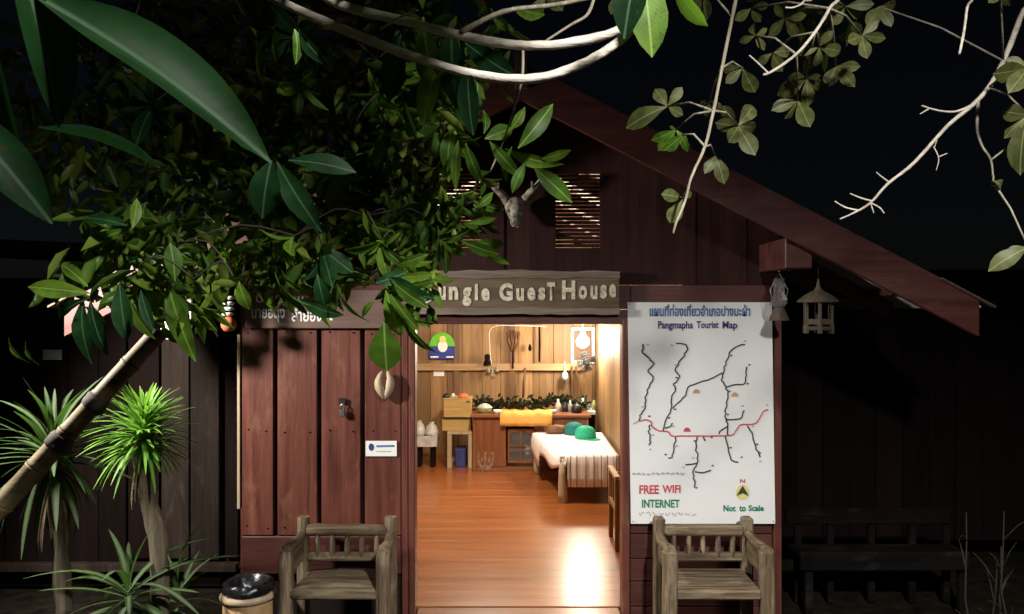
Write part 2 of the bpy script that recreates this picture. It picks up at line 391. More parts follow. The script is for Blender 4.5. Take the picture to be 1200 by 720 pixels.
box('corner_strip', 'pale_wood', fw, (X_(278.5), YW - .012, .72), (X_(282), YW + .06, 1.92), .003)
box('corner_post', 'red_wood', fw, (X_(277), YW + .08, GZ), (X_(292), YW + .16, 2.6), .004)
# -- front wall, right of the door: level planks
fr_ = box('facade', 'dark_fill', house, (X_(739), YW + .04, GZ), (XR - .01, YW + .09, 2.2))
z = GZ + .03
k = 0
while z < 1.97:
    h = .165 + rnd(-.01, .01); y = YW + .012 + rnd(-.004, .004)
    MB().box((X_(739), y, z), (X_(905.5), y + .026, min(z + h - .006, 1.98)), .005).build('plank', 'red_wood_x', fr_); z += h
box('corner_post', 'red_wood', fr_, (X_(906), YW - .02, GZ), (X_(915), YW + .06, 2.3), .004)
# -- door frame
df = part('door_frame', house)
box('post', 'red_wood', df, (X_(471), YW - .015, GZ), (X_(478.5), YW + .06, 2.03), .006)
box('post', 'red_wood', df, (X_(479.5), YW - .03, GZ), (X_(487), YW + .10, 2.03), .006)
box('post', 'red_wood', df, (X_(728.5), YW - .03, GZ), (X_(737.5), YW + .10, 2.03), .006)
box('lintel', 'red_wood_x', df, (X_(471), YW - .028, Z_(380)), (X_(738), YW + .10, Z_(363)), .004)
box('beam', 'red_wood_x', df, (XL, YW - .004, Z_(380) + .02), (X_(470.5), YW + .05, 2.26), .004)
box('beam', 'red_wood_x', df, (X_(470.5), YW - .006, Z_(362.5)), (X_(738.5), YW + .05, 2.26), .004)
box('beam', 'red_wood_x', df, (X_(739), YW - .004, 1.985), (XR - .04, YW + .05, 2.26), .004)
box('threshold', 'desk_wood_x', df, (X_(487.5), YW - .09, -.05), (X_(728), YW + .12, -.006), .008)
box('step_riser', 'dark_wood', df, (X_(480), YW - .06, GZ), (X_(736), YW + .06, -.055), .004)
# -- gable: upright boards, with two louvred openings
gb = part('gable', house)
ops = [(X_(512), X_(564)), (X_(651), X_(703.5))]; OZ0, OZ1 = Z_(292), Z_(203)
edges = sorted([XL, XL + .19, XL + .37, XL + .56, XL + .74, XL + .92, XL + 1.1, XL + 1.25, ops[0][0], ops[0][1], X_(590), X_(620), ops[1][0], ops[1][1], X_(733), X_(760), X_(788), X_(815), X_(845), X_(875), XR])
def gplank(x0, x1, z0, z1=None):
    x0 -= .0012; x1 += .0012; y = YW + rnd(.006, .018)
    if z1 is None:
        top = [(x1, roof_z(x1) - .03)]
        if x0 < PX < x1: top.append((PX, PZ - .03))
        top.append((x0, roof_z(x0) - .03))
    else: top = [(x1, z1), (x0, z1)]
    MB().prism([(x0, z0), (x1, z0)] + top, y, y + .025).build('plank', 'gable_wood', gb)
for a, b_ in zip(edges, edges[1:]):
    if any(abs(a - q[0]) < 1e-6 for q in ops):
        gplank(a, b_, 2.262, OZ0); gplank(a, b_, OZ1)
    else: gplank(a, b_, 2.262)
for q in ops:
    lv = part('louvre', house)
    zz = OZ0 - .006
    while zz < OZ1 + .015:
        MB().bar((q[0] - .008, YW + .045, zz + .006), (q[1] + .008, YW + .045, zz + .006), .031, .0125, (0, -.52, 1), .001).build('slat', 'gable_wood', lv); zz += .0268
# -- roof
YB = 4.78; YE = 11.35
roof = part('roof', house)
for sgn in (-1, 1):
    xe = PX + sgn * 2.86; th = .03; ze = PZ - 2.86 * SL
    MB().prism([(PX, PZ), (PX, PZ - th), (xe, ze - th), (xe, ze)], YB + .002, YE).build('roof_sheet', 'roof_sheet', roof)
    # barge board
    xb = PX + sgn * 2.82; zb = PZ - 2.82 * SL
    MB().prism([(PX, PZ + .012), (PX, PZ - .225), (xb, zb - .225), (xb, zb + .012)], YB - .045, YB).build('barge_board', 'barge_wood', roof)
    # loose roofing edge at the eave
    MB().prism([(xe - sgn * .28, ze + .145 + .012), (xe + sgn * .05, ze - .018), (xe + sgn * .05, ze - .03), (xe - sgn * .28, ze + .145)], YB - .07, YB + .3).build('roof_edge', 'lantern_wood', roof)
    for yr in (5.75, 6.8, 7.9, 9.0, 10.1):
        MB().bar((PX, yr, PZ - .095), (xe - sgn * .1, yr, ze + .05 - .095), .06, .12, (0, 0, 1)).build('rafter', 'red_wood_x', roof)
    for q in (.55, 1.25, 1.95, 2.6):
        xq = PX + sgn * q
        MB().box((xq - .03, 5.34, PZ - q * SL - .075), (xq + .03, YE - .05, PZ - q * SL - .033), .003).build('purlin', 'red_wood_y', roof)
    # purlin end that sticks out under the eave
    xq = X_(926, 4.95) if sgn > 0 else X_(262, 4.95)
    zq = roof_z(xq) - .27
    MB().box((xq - .085, YB + .02, zq - .095), (xq + .085, 6.7, zq + .095), .006).build('purlin', 'barge_wood', roof)
MB().box((PX - .04, YB - .06, PZ - .16), (PX + .04, YB - .046, PZ + .10), .006).build('finial', 'lantern_wood', roof)
MB().box((PX - .06, YB + .05, PZ - .16), (PX + .06, YE, PZ - .04), .006).build('ridge_beam', 'red_wood_y', roof)
# -- inside: floor boards, back wall, side walls
XI0, XI1, YBK = -1.80, 1.19, 11.0
fl = box('floor', 'dark_fill', house, (XI0 - .05, YW + .13, -.12), (XI1 + .6, YBK + .1, -.03))
y = YW + .125
bm_w = .152
mesh0 = None
while y < YBK - .02:
    y1 = min(y + bm_w, YBK)
    o = MB().box((XI0 - .04, y + .0004, -.03), (XI1 + .55, y1 - .0004, rnd(-.0003, .0003)), .0005).build('floorboard', 'floor_wood', fl)
    y = y1
bw = box('back_wall', 'stud_wood', house, (XI0 - .05, YBK + .03, -.03), (XI1 + .05, YBK + .08, 2.6))
x = XI0 - .02
while x < XI1 - .02:
    w = rnd(.20, .30); x1 = min(x + w, XI1 - .002); top = min(roof_z(x), roof_z(x1)) - .05
    MB().box((x + .002, YBK + rnd(0, .006), .0), (x1 - .002, YBK + .028, top), .004).build('plank', 'tan_wood', bw); x = x1
for px in (535, 600):
    xx = X_(px, YBK); box('stud', 'stud_wood', bw, (xx - .045, YBK - .05, 0), (xx + .045, YBK - .001, 2.7), .004)
box('rail', 'tan_wood_x', bw, (XI0, YBK - .075, Z_(434, YBK)), (XI1 - .15, YBK - .052, Z_(426, YBK)), .004)
for (xa, mat, nm) in ((XI1, 'tan_wood', 'side_wall'), (XI0 - .05, 'tan_wood', 'side_wall')):
    sw = part(nm, house); y = YW + .10
    while y < YBK - .02:
        w = rnd(.22, .34); y1 = min(y + w, YBK); d = rnd(0, .006)
        MB().box((xa + d, y + .002, .001), (xa + .04 + d, y1 - .002, roof_z(xa) - .07), .004).build('plank', mat, sw); y = y1
# outer right flank and the wing set back beside it
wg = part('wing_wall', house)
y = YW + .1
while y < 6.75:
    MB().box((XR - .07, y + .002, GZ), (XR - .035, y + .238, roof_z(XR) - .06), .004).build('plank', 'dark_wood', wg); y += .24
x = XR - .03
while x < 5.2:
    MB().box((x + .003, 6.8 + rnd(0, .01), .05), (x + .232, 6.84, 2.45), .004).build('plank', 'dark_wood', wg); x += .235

# ------------------------------------------------------------------ neighbouring shed on the left
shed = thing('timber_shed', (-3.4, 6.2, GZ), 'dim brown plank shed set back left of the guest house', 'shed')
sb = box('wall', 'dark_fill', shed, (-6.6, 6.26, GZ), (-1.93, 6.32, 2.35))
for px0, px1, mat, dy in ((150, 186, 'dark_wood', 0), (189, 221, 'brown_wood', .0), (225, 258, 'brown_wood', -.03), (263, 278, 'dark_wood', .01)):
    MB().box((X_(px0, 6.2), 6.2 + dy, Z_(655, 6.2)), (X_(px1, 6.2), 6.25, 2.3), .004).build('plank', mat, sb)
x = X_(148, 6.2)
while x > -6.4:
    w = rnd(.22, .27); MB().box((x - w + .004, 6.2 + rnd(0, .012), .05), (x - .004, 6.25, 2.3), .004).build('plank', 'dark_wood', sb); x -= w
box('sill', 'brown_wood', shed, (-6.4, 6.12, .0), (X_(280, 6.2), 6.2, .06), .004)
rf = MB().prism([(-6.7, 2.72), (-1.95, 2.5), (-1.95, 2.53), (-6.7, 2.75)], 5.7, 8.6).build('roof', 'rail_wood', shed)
plate = MB().box(at(50, 422, 6.17), at(72, 410, 6.17) + Vector((0, .012, 0)), .002).build('number_plate', 'plate_grey'); tag(plate, 'small pale grey plate on the dark shed wall at far left', 'plate')

# ------------------------------------------------------------------ signs
def wobbly_board(name, x0, x1, z0, z1, y0, y1, mat, parent, amp=.006, n=22, seed=0):
    top = [(lerp(x1, x0, i / n), z1 + amp * noise.noise(Vector((i * .45 + seed, 1.3, 0)))) for i in range(n + 1)]
    bot = [(lerp(x0, x1, i / n), z0 + amp * noise.noise(Vector((i * .45 + seed, 7.7, 2)))) for i in range(n + 1)]
    return MB().prism(bot + top, y0, y1).build(name, mat, parent)
YS = YW - .075
sg = thing('house_sign', (X_(600), YS, Z_(369, YS)), 'weathered grey wooden Jungle Guest House sign above the doorway', 'sign')
x0, x1 = X_(462, YS), X_(725.5, YS)
wobbly_board('board', x0, x1, Z_(367, YS), Z_(319, YS), YS, YS + .04, 'sign_wood', sg, .006, 26, 3)
wobbly_board('edge_strip', x0 - .004, x1 + .004, Z_(326, YS), Z_(317.5, YS), YS - .012, YS + .03, 'sign_edge', sg, .012, 26, 11)
wobbly_board('edge_strip', x0 - .004, x1 + .002, Z_(369, YS), Z_(361.5, YS), YS - .012, YS + .03, 'sign_edge', sg, .012, 26, 19)
words = [('J', 488, 506, 334, 356), ('u', 514, 522.5, 336, 352), ('n', 526, 537, 336, 351.5), ('g', 542, 552.5, 337, 359), ('l', 556.5, 560, 333, 352), ('e', 564, 574, 338, 353),
         ('G', 585, 601, 332, 353), ('u', 605, 614, 338, 353), ('e', 618, 627.5, 337, 352.5), ('s', 631, 639, 337, 352), ('T', 641, 650.5, 331, 352.5), ('H', 658.5, 674, 329, 351),
         ('o', 678, 688, 335, 351), ('u', 692, 700, 335, 351), ('s', 703.5, 711, 334, 350), ('e', 714, 722, 333, 349)]
for ch, a, b_, t_, u_ in words:
    text_mesh(ch, (X_(a, YS), X_(b_, YS), Z_(u_, YS), Z_(t_, YS)), YS - .004, 'letter_cream', sg, bold=.045)
# Thai name board over the plank wall
YT = YW - .04
tb = thing('name_board', (X_(380), YT, Z_(386, YT)), 'dull brown name board with white Thai writing under the leaves', 'sign')
box('board', 'thai_board', tb, (X_(287, YT), YT, Z_(385, YT)), (X_(458, YT), YT + .03, Z_(340, YT)), .004)
text_mesh('บ้านเลขที่', (X_(300, YT), X_(362, YT), Z_(355, YT), Z_(342, YT)), YT - .003, 'letter_white', tb, bold=.02)
text_mesh('นายอดุง', (X_(295, YT), X_(334, YT), Z_(378, YT), Z_(362, YT)), YT - .003, 'letter_white', tb, bold=.02)
text_mesh('ลำยองทะ', (X_(342, YT), X_(390, YT), Z_(377, YT), Z_(361, YT)), YT - .003, 'letter_white', tb, bold=.02)
# tourist map
YM = YW - .035
mp_ = thing('tourist_map', (X_(823), YM, Z_(614, YM)), 'tall white hand-drawn tourist map sheet fixed right of the doorway', 'map')
def MX(px): return X_(px, YM)
def MZ(py): return Z_(py, YM)
# slightly buckled sheet with thickness
cx, cz = 12, 16; vs = []
for s_ in (0, 1):
    for j in range(cz + 1):
        for i in range(cx + 1):
            u, v = i / cx, j / cz
            px = lerp(lerp(735.5, 739.5, v), lerp(904.5, 908.5, v), u); py = lerp(354.5, 614, v)
            vs.append((MX(px), YM + s_ * .012 , MZ(py)))
W1 = (cx + 1); off_ = W1 * (cz + 1); fs = []
for j in range(cz):
    for i in range(cx):
        a = j * W1 + i; fs.append((a, a + W1, a + W1 + 1, a + 1)); fs.append((off_ + a, off_ + a + 1, off_ + a + W1 + 1, off_ + a + W1))
bd = [i for i in range(W1)] + [j * W1 + cx for j in range(1, cz + 1)] + [cz * W1 + i for i in range(cx - 1, -1, -1)] + [j * W1 for j in range(cz - 1, 0, -1)]
for a, b_ in zip(bd, bd[1:] + bd[:1]): fs.append((a, b_, b_ + off_, a + off_))
MB().add(vs, fs).build('sheet', 'paper', mp_)
YL = YM - .003
def M_text(body, a, b_, t_, u_, mat, bold=.02): return text_mesh(body, (MX(a), MX(b_), MZ(u_), MZ(t_)), YL, mat, mp_, bold=bold)
M_text('แผนที่ท่องเที่ยวอำเภอปางมะผ้า', 761, 879, 357, 371, 'ink_blue', .03)
M_text('Pangmapha', 771, 812, 376.5, 388, 'ink_navy', .03); M_text('Tourist', 816, 842, 376.5, 385, 'ink_navy', .03); M_text('Map', 846.5, 864, 376.5, 388, 'ink_navy', .03)
M_text('FREE', 749, 772, 568.5, 579, 'ink_red', .03); M_text('WIFI', 776, 797.5, 568.5, 578, 'ink_red', .03); M_text('INTERNET', 752, 796.5, 585.5, 595, 'ink_green', .03)
M_text('N', 867, 873, 561.5, 566, 'ink_red', .03); M_text('Not', 847.5, 862, 592, 599.5, 'ink_green', .04); M_text('to', 866, 874, 592.5, 599.5, 'ink_green', .04); M_text('Scale', 877, 895, 592, 599, 'ink_green', .04)
def squig(a, b_, py, n, amp, mat, w):
    r_ = random.Random(int(a * 7 + py)); 
    for i in range(n):
        x0 = lerp(a, b_, i / n); x1 = lerp(a, b_, (i + .72) / n)
        MB().ribbon([(MX(lerp(x0, x1, t / 4)), MZ(py + r_.uniform(-amp, amp))) for t in range(5)], w, YL).build('handwriting', mat, mp_)
squig(749, 818, 602.5, 9, 2.6, 'ink_grey', .006); squig(741, 803, 555.5, 11, 1.2, 'ink_grey', .012)
def road(pts, mat='ink_black', w=1.7, wob=1.1, name='road_line'):
    P = smoothpath([(p[0], p[1], 0) for p in pts], 4); r_ = random.Random(int(pts[0][0] * 13 + pts[0][1]))
    P = [(p.x + (r_.uniform(-wob, wob) if 0 < i < len(P) - 1 else 0), p.y + r_.uniform(-wob, wob) * .4) for i, p in enumerate(P)]
    MB().ribbon([(MX(a), MZ(b_)) for a, b_ in P], w * YM / F, YL - (.001 if mat == 'ink_red' else 0)).build(name, mat, mp_)
road([(754, 404), (753, 412), (758, 418), (765, 426), (760, 435), (765, 442), (761, 452), (757, 463), (756, 476), (751, 485), (749, 493)])
road([(792, 403), (804, 404), (804, 412), (797, 423), (792, 434), (796, 441), (790, 450), (792, 456), (788, 464), (786, 480), (779, 493), (777, 505)])
road([(873, 404), (863, 406), (855, 414), (851, 424), (847, 437), (846, 447), (850, 454), (853, 463), (851, 476), (850, 488), (853, 500), (853, 510)])
road([(847, 437), (833, 444), (818, 449), (806, 454), (803, 463), (797, 470), (788, 479)], wob=.7)
road([(850, 454), (862, 451), (872, 450), (874, 440), (875, 430)], wob=.6)
road([(850, 492), (867, 491), (870, 485), (872, 481)], wob=.4); road([(853, 500), (844, 505), (843, 509)], wob=.3)
road([(779, 502), (785, 500), (788, 496)], wob=.3)
road([(749, 494), (756, 492), (763, 495), (764, 500), (772, 505), (782, 506), (788, 511), (797, 511), (815, 511), (835, 511), (857, 510), (863, 504), (868, 498), (883, 497), (889, 492), (894, 483), (900, 480)], 'ink_red', 1.6, .5)
road([(742, 497), (749, 493)], 'ink_grey', 1.6, .2)
road([(762, 498), (760, 506), (762, 514), (761, 522)]); road([(792, 511), (790, 524), (787, 536), (783, 537)])
road([(817, 511), (816, 528), (818, 540), (814, 549), (812, 556), (814, 565), (813, 571)]); road([(803, 545), (812, 544), (817, 543)], wob=.4); road([(814, 553), (824, 554), (833, 551)], wob=.4)
road([(850, 511), (853, 525), (857, 539), (865, 542)], wob=.6); road([(876, 499), (881, 508), (885, 523), (891, 536)], wob=.9); road([(824, 512), (826, 517)], wob=.2)
r_ = random.Random(5)
for (a, b_) in [(759, 404), (787, 405), (873, 400), (857, 417), (792, 428), (793, 443), (878, 428), (876, 450), (855, 459), (753, 477), (761, 488), (791, 480), (784, 490), (789, 500), (853, 486), (870, 476), (899, 475), (765, 510), (762, 527), (793, 523), (780, 533), (814, 517), (834, 513), (812, 537), (801, 548), (835, 546), (856, 525), (869, 536), (887, 521), (890, 531), (891, 541), (882, 500), (816, 572)]:
    s_ = r_.uniform(1.0, 1.6)
    MB().ribbon([(MX(a - s_), MZ(b_ + .4)), (MX(a), MZ(b_ - .5)), (MX(a + s_), MZ(b_ + .2))], 1.6 * YM / F, YL).build('map_mark', 'ink_black' if r_.random() < .6 else 'ink_grey', mp_)
for (a, b_, mt) in [(816, 459, 'ink_orange'), (861, 463, 'ink_orange'), (805, 504, 'ink_red')]:
    MB().disc((MX(a), MZ(b_ + 2)), 4.2 * YM / F, YL, 8, 5 * YM / F, 0, math.pi).build('village_mark', mt, mp_)
MB().disc((MX(870), MZ(577)), 7.6 * YM / F, YL, 18, 9 * YM / F).build('compass_disc', 'ink_yellow', mp_)
MB().add([(MX(870), YL - .002, MZ(569)), (MX(862.5), YL - .002, MZ(581.5)), (MX(870), YL - .002, MZ(578)), (MX(877.5), YL - .002, MZ(581.5))], [(0, 1, 2), (0, 2, 3)]).build('compass_arrow', 'ink_black', mp_)
for a, b_ in ((738, 357), (902, 357), (742, 611), (906, 611)):
    MB().lathe(at(a, b_, YM) + Vector((0, -.004, -.003)), [(.0, 0), (.004, .001), (.004, .006), (0, .007)], 8).build('nail', 'grey_metal', mp_)
# small sticker on the plank wall
YK = YW - .012
st = thing('notice', at(447, 535, YK), 'small white notice with blue emblem on the plank wall', 'notice')
box('sheet', 'paper', st, at(428.5, 535, YK), at(465, 517, YK) + Vector((0, .006, 0)), .001)
MB().disc((X_(435, YK), Z_(524, YK)), .018, YK - .003, 10, .026).build('emblem', 'ink_navy', st)
MB().ribbon([(X_(441, YK), Z_(523, YK)), (X_(462, YK), Z_(522.5, YK))], .012, YK - .003).build('print_line', 'ink_blue', st)
MB().ribbon([(X_(441, YK), Z_(529, YK)), (X_(458, YK), Z_(529, YK))], .005, YK - .003).build('print_line', 'ink_grey', st)

# ------------------------------------------------------------------ things on the facade
# deer skull
Yk = YW - .11
sk = thing('deer_skull', at(604, 266, Yk), 'pale deer skull with short antlers hung on the gable', 'skull')
secs = [(231.5, 3.5, .02), (233, 8.0, .045), (237, 11.5, .062), (243, 12.5, .07), (249, 11.0, .066), (254, 8.2, .055), (258, 6.6, .048), (263, 5.6, .042), (266, 3.4, .025)]
prof = []; n_ = 12; vs = []
for py, hw, dp in secs:
    c = at(604, py, Yk)
    for j in range(n_):
        a = 2 * math.pi * j / n_; vs.append(c + Vector((math.cos(a) * hw * Yk / F, math.sin(a) * dp, .006 * noise.noise(Vector((j, py, 1))))))
q = MB().add(vs, [(i * n_ + j, i * n_ + (j + 1) % n_, (i + 1) * n_ + (j + 1) % n_, (i + 1) * n_ + j) for i in range(len(secs) - 1) for j in range(n_)] + [tuple(range(n_)), tuple(reversed(range(n_ * 8, n_ * 9)))], True)
q.build('skull', 'bone', sk)
for s_ in (-1, 1):
    e = at(604 + s_ * 7.5, 247, Yk - .046)
    MB().lathe(e + Vector((0, 0, -.015)), [(.0, .006), (.007, .009), (.010, .016), (.008, .024), (0, .028)], 9).build('eye_socket', 'socket', sk)
    c = at(604 + s_ * 8, 239, Yk)
    P = smoothpath([c, c + Vector((s_ * .035, -.03, .05)), c + Vector((s_ * .09, -.05, .10)), c + Vector((s_ * .125, -.05, .155))], 3)
    MB().tube(P, [lerp(.032, .017, i / (len(P) - 1)) for i in range(len(P))], 8, .25, seed=s_ + 3).build('antler', 'bone', sk)
    MB().tube([P[5], P[5] + Vector((-s_ * .01, -.05, .05))], [.012, .006], 6).build('antler_tine', 'bone', sk)
# carved wooden ornament
c = at(452, 467, YW - .02); orn = thing('wooden_ornament', c, 'pale split wooden ornament pegged to the plank wall', 'ornament')
for s_ in (-1, 1):
    P = smoothpath([c + Vector((0, -.02, 0)), c + Vector((s_ * .034, -.05, .07)), c + Vector((s_ * .04, -.05, .13)), c + Vector((s_ * .018, -.03, .19))], 4)
    MB().tube(P, [.016, .022, .028, .032, .034, .034, .033, .031, .028, .024, .02, .014, .006], 8, .2, .8, seed=s_ + 8).build('prong', 'pale_wood', orn)
# padlock and hasp
c = at(402, 488, YW - .015); pl_ = thing('padlock', c, 'small steel padlock and hasp on the plank wall', 'padlock')
MB().box(c + Vector((-.018, -.025, .0)), c + Vector((.018, -.002, .045)), .005).build('lock_body', 'grey_metal', pl_)
MB().tube([c + Vector((-.012, -.013, .045)), c + Vector((-.012, -.013, .075)), c + Vector((0, -.013, .088)), c + Vector((.012, -.013, .075)), c + Vector((.012, -.013, .045))], .005, 6).build('shackle', 'grey_metal', pl_)
MB().box(c + Vector((-.03, -.006, .085)), c + Vector((.02, .008, .125)), .003).build('hasp', 'dark_metal', pl_)
# hanging glass lamp and wooden lantern under the purlin
Yh = 5.0
c = at(913, 376, Yh); ol = thing('oil_lamp', c, 'hanging glass oil lamp under the eave right of the map', 'lamp')
MB().lathe(c, [(0, 0), (.066, 0), (.06, .02), (.035, .075), (.03, .085), (0, .085)], 14).build('lamp_base', 'lantern_wood', ol)
MB().lathe(c, [(.028, .086), (.05, .11), (.052, .14), (.036, .175), (.032, .27), (.034, .275)], 14).build('glass_chimney', 'glass', ol)
MB().tube([c + Vector((-.03, 0, .08)), c + Vector((-.058, 0, .2)), c + Vector((0, 0, .315))], .003, 5).build('wire_handle', 'grey_metal', ol)
MB().tube([c + Vector((.03, 0, .08)), c + Vector((.058, 0, .2)), c + Vector((0, 0, .315)), c + Vector((0, 0, .36))], .003, 5).build('wire_handle', 'grey_metal', ol)
c = at(959, 391, 4.9); wl_ = thing('wooden_lantern', c, 'small wooden pavilion lantern with pointed roof hanging under the eave', 'lantern')
MB().lathe(c, [(0, .02), (.095, .02), (.1, .03), (.1, .045), (.0, .045)], 6).build('base', 'lantern_wood', wl_)
for j in range(6):
    a = j * math.pi / 3 + .26; p = c + Vector((math.cos(a) * .086, math.sin(a) * .086, 0))
    MB().box(p + Vector((-.012, -.012, 0)), p + Vector((.012, .012, .055)), .003).build('foot', 'lantern_wood', wl_)
    MB().box(p + Vector((-.009, -.009, .045)), p + Vector((.009, .009, .205)), .002).build('post', 'lantern_wood', wl_)
    a2 = a + math.pi / 3; p2 = c + Vector((math.cos(a2) * .086, math.sin(a2) * .086, 0))
    MB().bar(p + Vector((0, 0, .075)), p2 + Vector((0, 0, .075)), .008, .035).build('panel', 'lantern_wood', wl_)
MB().lathe(c, [(.0, .2), (.1, .2), (.138, .198), (.135, .21), (.09, .245), (.03, .275), (.014, .30), (.006, .345), (.0, .35)], 6).build('lantern_roof', 'lantern_wood', wl_)
MB().tube([c + Vector((0, 0, .345)), c + Vector((0, 0, .46))], .002, 4).build('cord', 'dark_metal', wl_)
# orange paper ball with a white shell string, left eave
c = at(268, 389, 5.0); oc = thing('hanging_chime', c, 'round orange ball under a string of white shells left of the name board', 'chime')
MB().lathe(c, [(0, 0), (.03, .006), (.047, .03), (.05, .05), (.04, .08), (.018, .095), (0, .097)], 14).build('ball', 'red_paper', oc)
for k in range(4):
    MB().lathe(c + Vector((rnd(-.006, .006), 0, .10 + k * .036)), [(0, 0), (.034, .006), (.04, .014), (.03, .024), (0, .026)], 10).build('shell', 'letter_white', oc)
MB().tube([c + Vector((0, 0, .09)), c + Vector((0, 0, .46))], .002, 4).build('cord', 'dark_metal', oc)
# white box sign under the left eave
c = at(206, 397, 4.9); bs = thing('hanging_sign', c, 'white hanging sign with blue edge half hidden behind leaves, left eave', 'sign')
MB().box(at(188, 398, 4.9), at(216, 372, 4.9) + Vector((0, .02, 0)), .003).build('board', 'paper', bs)
MB().box(at(213, 385, 4.895), at(224, 350, 4.895) + Vector((0, .02, 0)), .003).build('board', 'paper', bs)
MB().box(at(210, 378, 4.89), at(215, 352, 4.89) + Vector((0, .03, 0)), .003).build('edge', 'ink_blue', bs)
MB().tube([at(206, 372, 4.91), at(208, 330, 4.91)], .003, 4).build('cord', 'dark_metal', bs)
# ------------------------------------------------------------------ log armchairs
def armchair(cx, mats, label, planks, seed):
    YBk, YFr = 5.12, 4.74; hw = .292; z0 = GZ
    t = thing('log_armchair', (cx, 4.9, GZ), label, 'chair', 'rustic armchairs beside the doorway')
    lz, lx, ly = mats
    def log(name, a, b_, r0, r1, mat, sq=1., wob=.22, n=10, k=7, bow=0.):
        a = Vector(a); b_ = Vector(b_)
        if planks and name != 'slat':
            return MB().bar(a, b_, 1.75 * r0, 1.85 * r1, (0, 1, 0) if mat == lz else (0, 0, 1), .012).build(name, mat, t)
        P = [a.lerp(b_, i / k) + Vector((0, 0, bow * math.sin(math.pi * i / k))) for i in range(k + 1)]
        return MB().tube(P, [lerp(r0, r1, i / k) for i in range(k + 1)], n, wob, sq, seed=seed + len(t.children)).build(name, mat, t)
    for s_ in (-1, 1):
        x = cx + s_ * hw
        log('back_post', (x, YBk, z0), (x, YBk, .71), .042, .041, lz)
        log('front_post', (x + s_ * .012, YFr, z0), (x + s_ * .004, YFr, .605), .049, .044, lz, wob=.4)
        P = smoothpath([(x, YBk - .01, .615), (x + s_ * .006, YBk - .12, .59), (x + s_ * .01, YFr + .16, .592), (x + s_ * .004, YFr - .03, .61)], 3)
        MB().tube(P, [.03, .031, .033, .034, .035, .036, .037, .038, .038, .036], 9, .3, .75, seed=seed + s_).build('arm', ly, t)
        MB().bar((x, YBk, .50), (x, YFr, .50), .028, .13, (0, 0, 1), .008).build('side_panel', ly, t)
        log('side_rail', (x, YBk, .02), (x, YFr, .02), .03, .03, ly)
    log('top_rail', (cx - hw + .03, YBk - .01, .628), (cx + hw - .03, YBk - .01, .622), .040, .036, lx, 1.0)
    log('lower_rail', (cx - hw + .03, YBk - .005, .447), (cx + hw - .03, YBk - .005, .447), .031, .03, lx)
    for j in range(5):
        x = cx - .195 + j * .0975
        log('slat', (x, YBk - .005, .45), (x + rnd(-.004, .004), YBk - .005, .615), .029, .027, lz, .6, k=4)
    if planks:
        for j in range(4):
            y = YFr + .03 + j * .09; MB().box((cx - hw + .03, y, .325), (cx + hw - .03, y + .086, .365), .008).build('seat_plank', lx, t)
    else:
        vs = []; nx, ny = 12, 6
        for k in (0, 1):
            for j in range(ny + 1):
                for i in range(nx + 1):
                    u = i / nx; v = j / ny; d = .02 * math.sin(math.pi * u) ** .6
                    vs.append((cx - hw + .035 + u * (2 * hw - .07), YFr + .02 + v * .35, (.355 + d if k else .31) + .004 * noise.noise(Vector((i, j, seed)))))
        w = nx + 1; of = w * (ny + 1); fs = []
        for j in range(ny):
            for i in range(nx):
                a = j * w + i; fs.append((a, a + w, a + w + 1, a + 1)); fs.append((of + a, of + a + 1, of + a + w + 1, of + a + w))
        bd = list(range(w)) + [j * w + nx for j in range(1, ny + 1)] + [ny * w + i for i in range(nx - 1, -1, -1)] + [j * w for j in range(ny - 1, 0, -1)]
        for a, b_ in zip(bd, bd[1:] + bd[:1]): fs.append((a, b_, b_ + of, a + of))
        MB().add(vs, fs, True).build('seat', lx, t)
    log('seat_rail', (cx - hw + .03, YFr, .335), (cx + hw - .03, YFr, .335), .034, .034, lx)
    return t
armchair(-1.098, ('log_wood', 'log_wood_x', 'log_wood_y'), 'rustic grey log armchair with slab seat left of the doorway', False, 2)
armchair(1.272, ('log_wood', 'log_wood_x', 'log_wood_y'), 'rustic log armchair with plank seat below the white map', True, 9)

# ------------------------------------------------------------------ rubbish pot
c = at(291, 720, 4.95); c.z = GZ; tz = Z_(700, 4.95) - GZ
pot = thing('rubbish_pot', c, 'tan clay pot lined with a black rubbish bag beside the log armchair', 'pot')
MB().lathe(c, [(0, 0), (.115, 0), (.135, .04), (.16, tz * .6), (.155, tz), (.13, tz), (.13, tz - .1), (0, tz - .11)], 20).build('pot_body', 'clay', pot)
MB().lathe(c, [(.152, tz - .005), (.176, tz + .005), (.178, tz + .025), (.165, tz + .04), (.142, tz + .04), (.138, tz)], 20).build('rim', 'clay_rim', pot)
vs = []; n_ = 26; pr = [(.141, tz - .08), (.150, tz + .035), (.160, tz + .06), (.155, tz + .085), (.14, tz + .11), (.125, tz + .105), (.11, tz + .03), (.07, tz - .03), (0.0, tz - .05)]
for i, (r0, z0) in enumerate(pr):
    for j in range(n_):
        a = 2 * math.pi * j / n_; w = noise.noise(Vector((math.cos(a) * 3, math.sin(a) * 3, i * .9)))
        vs.append(c + Vector((math.cos(a) * (r0 + .022 * w * (r0 > .05)), math.sin(a) * (r0 + .022 * w * (r0 > .05)), z0 + .02 * w)))
MB().add(vs, [(i * n_ + j, i * n_ + (j + 1) % n_, (i + 1) * n_ + (j + 1) % n_, (i + 1) * n_ + j) for i in range(len(pr) - 1) for j in range(n_)], True).build('rubbish_bag', 'plastic_black', pot)

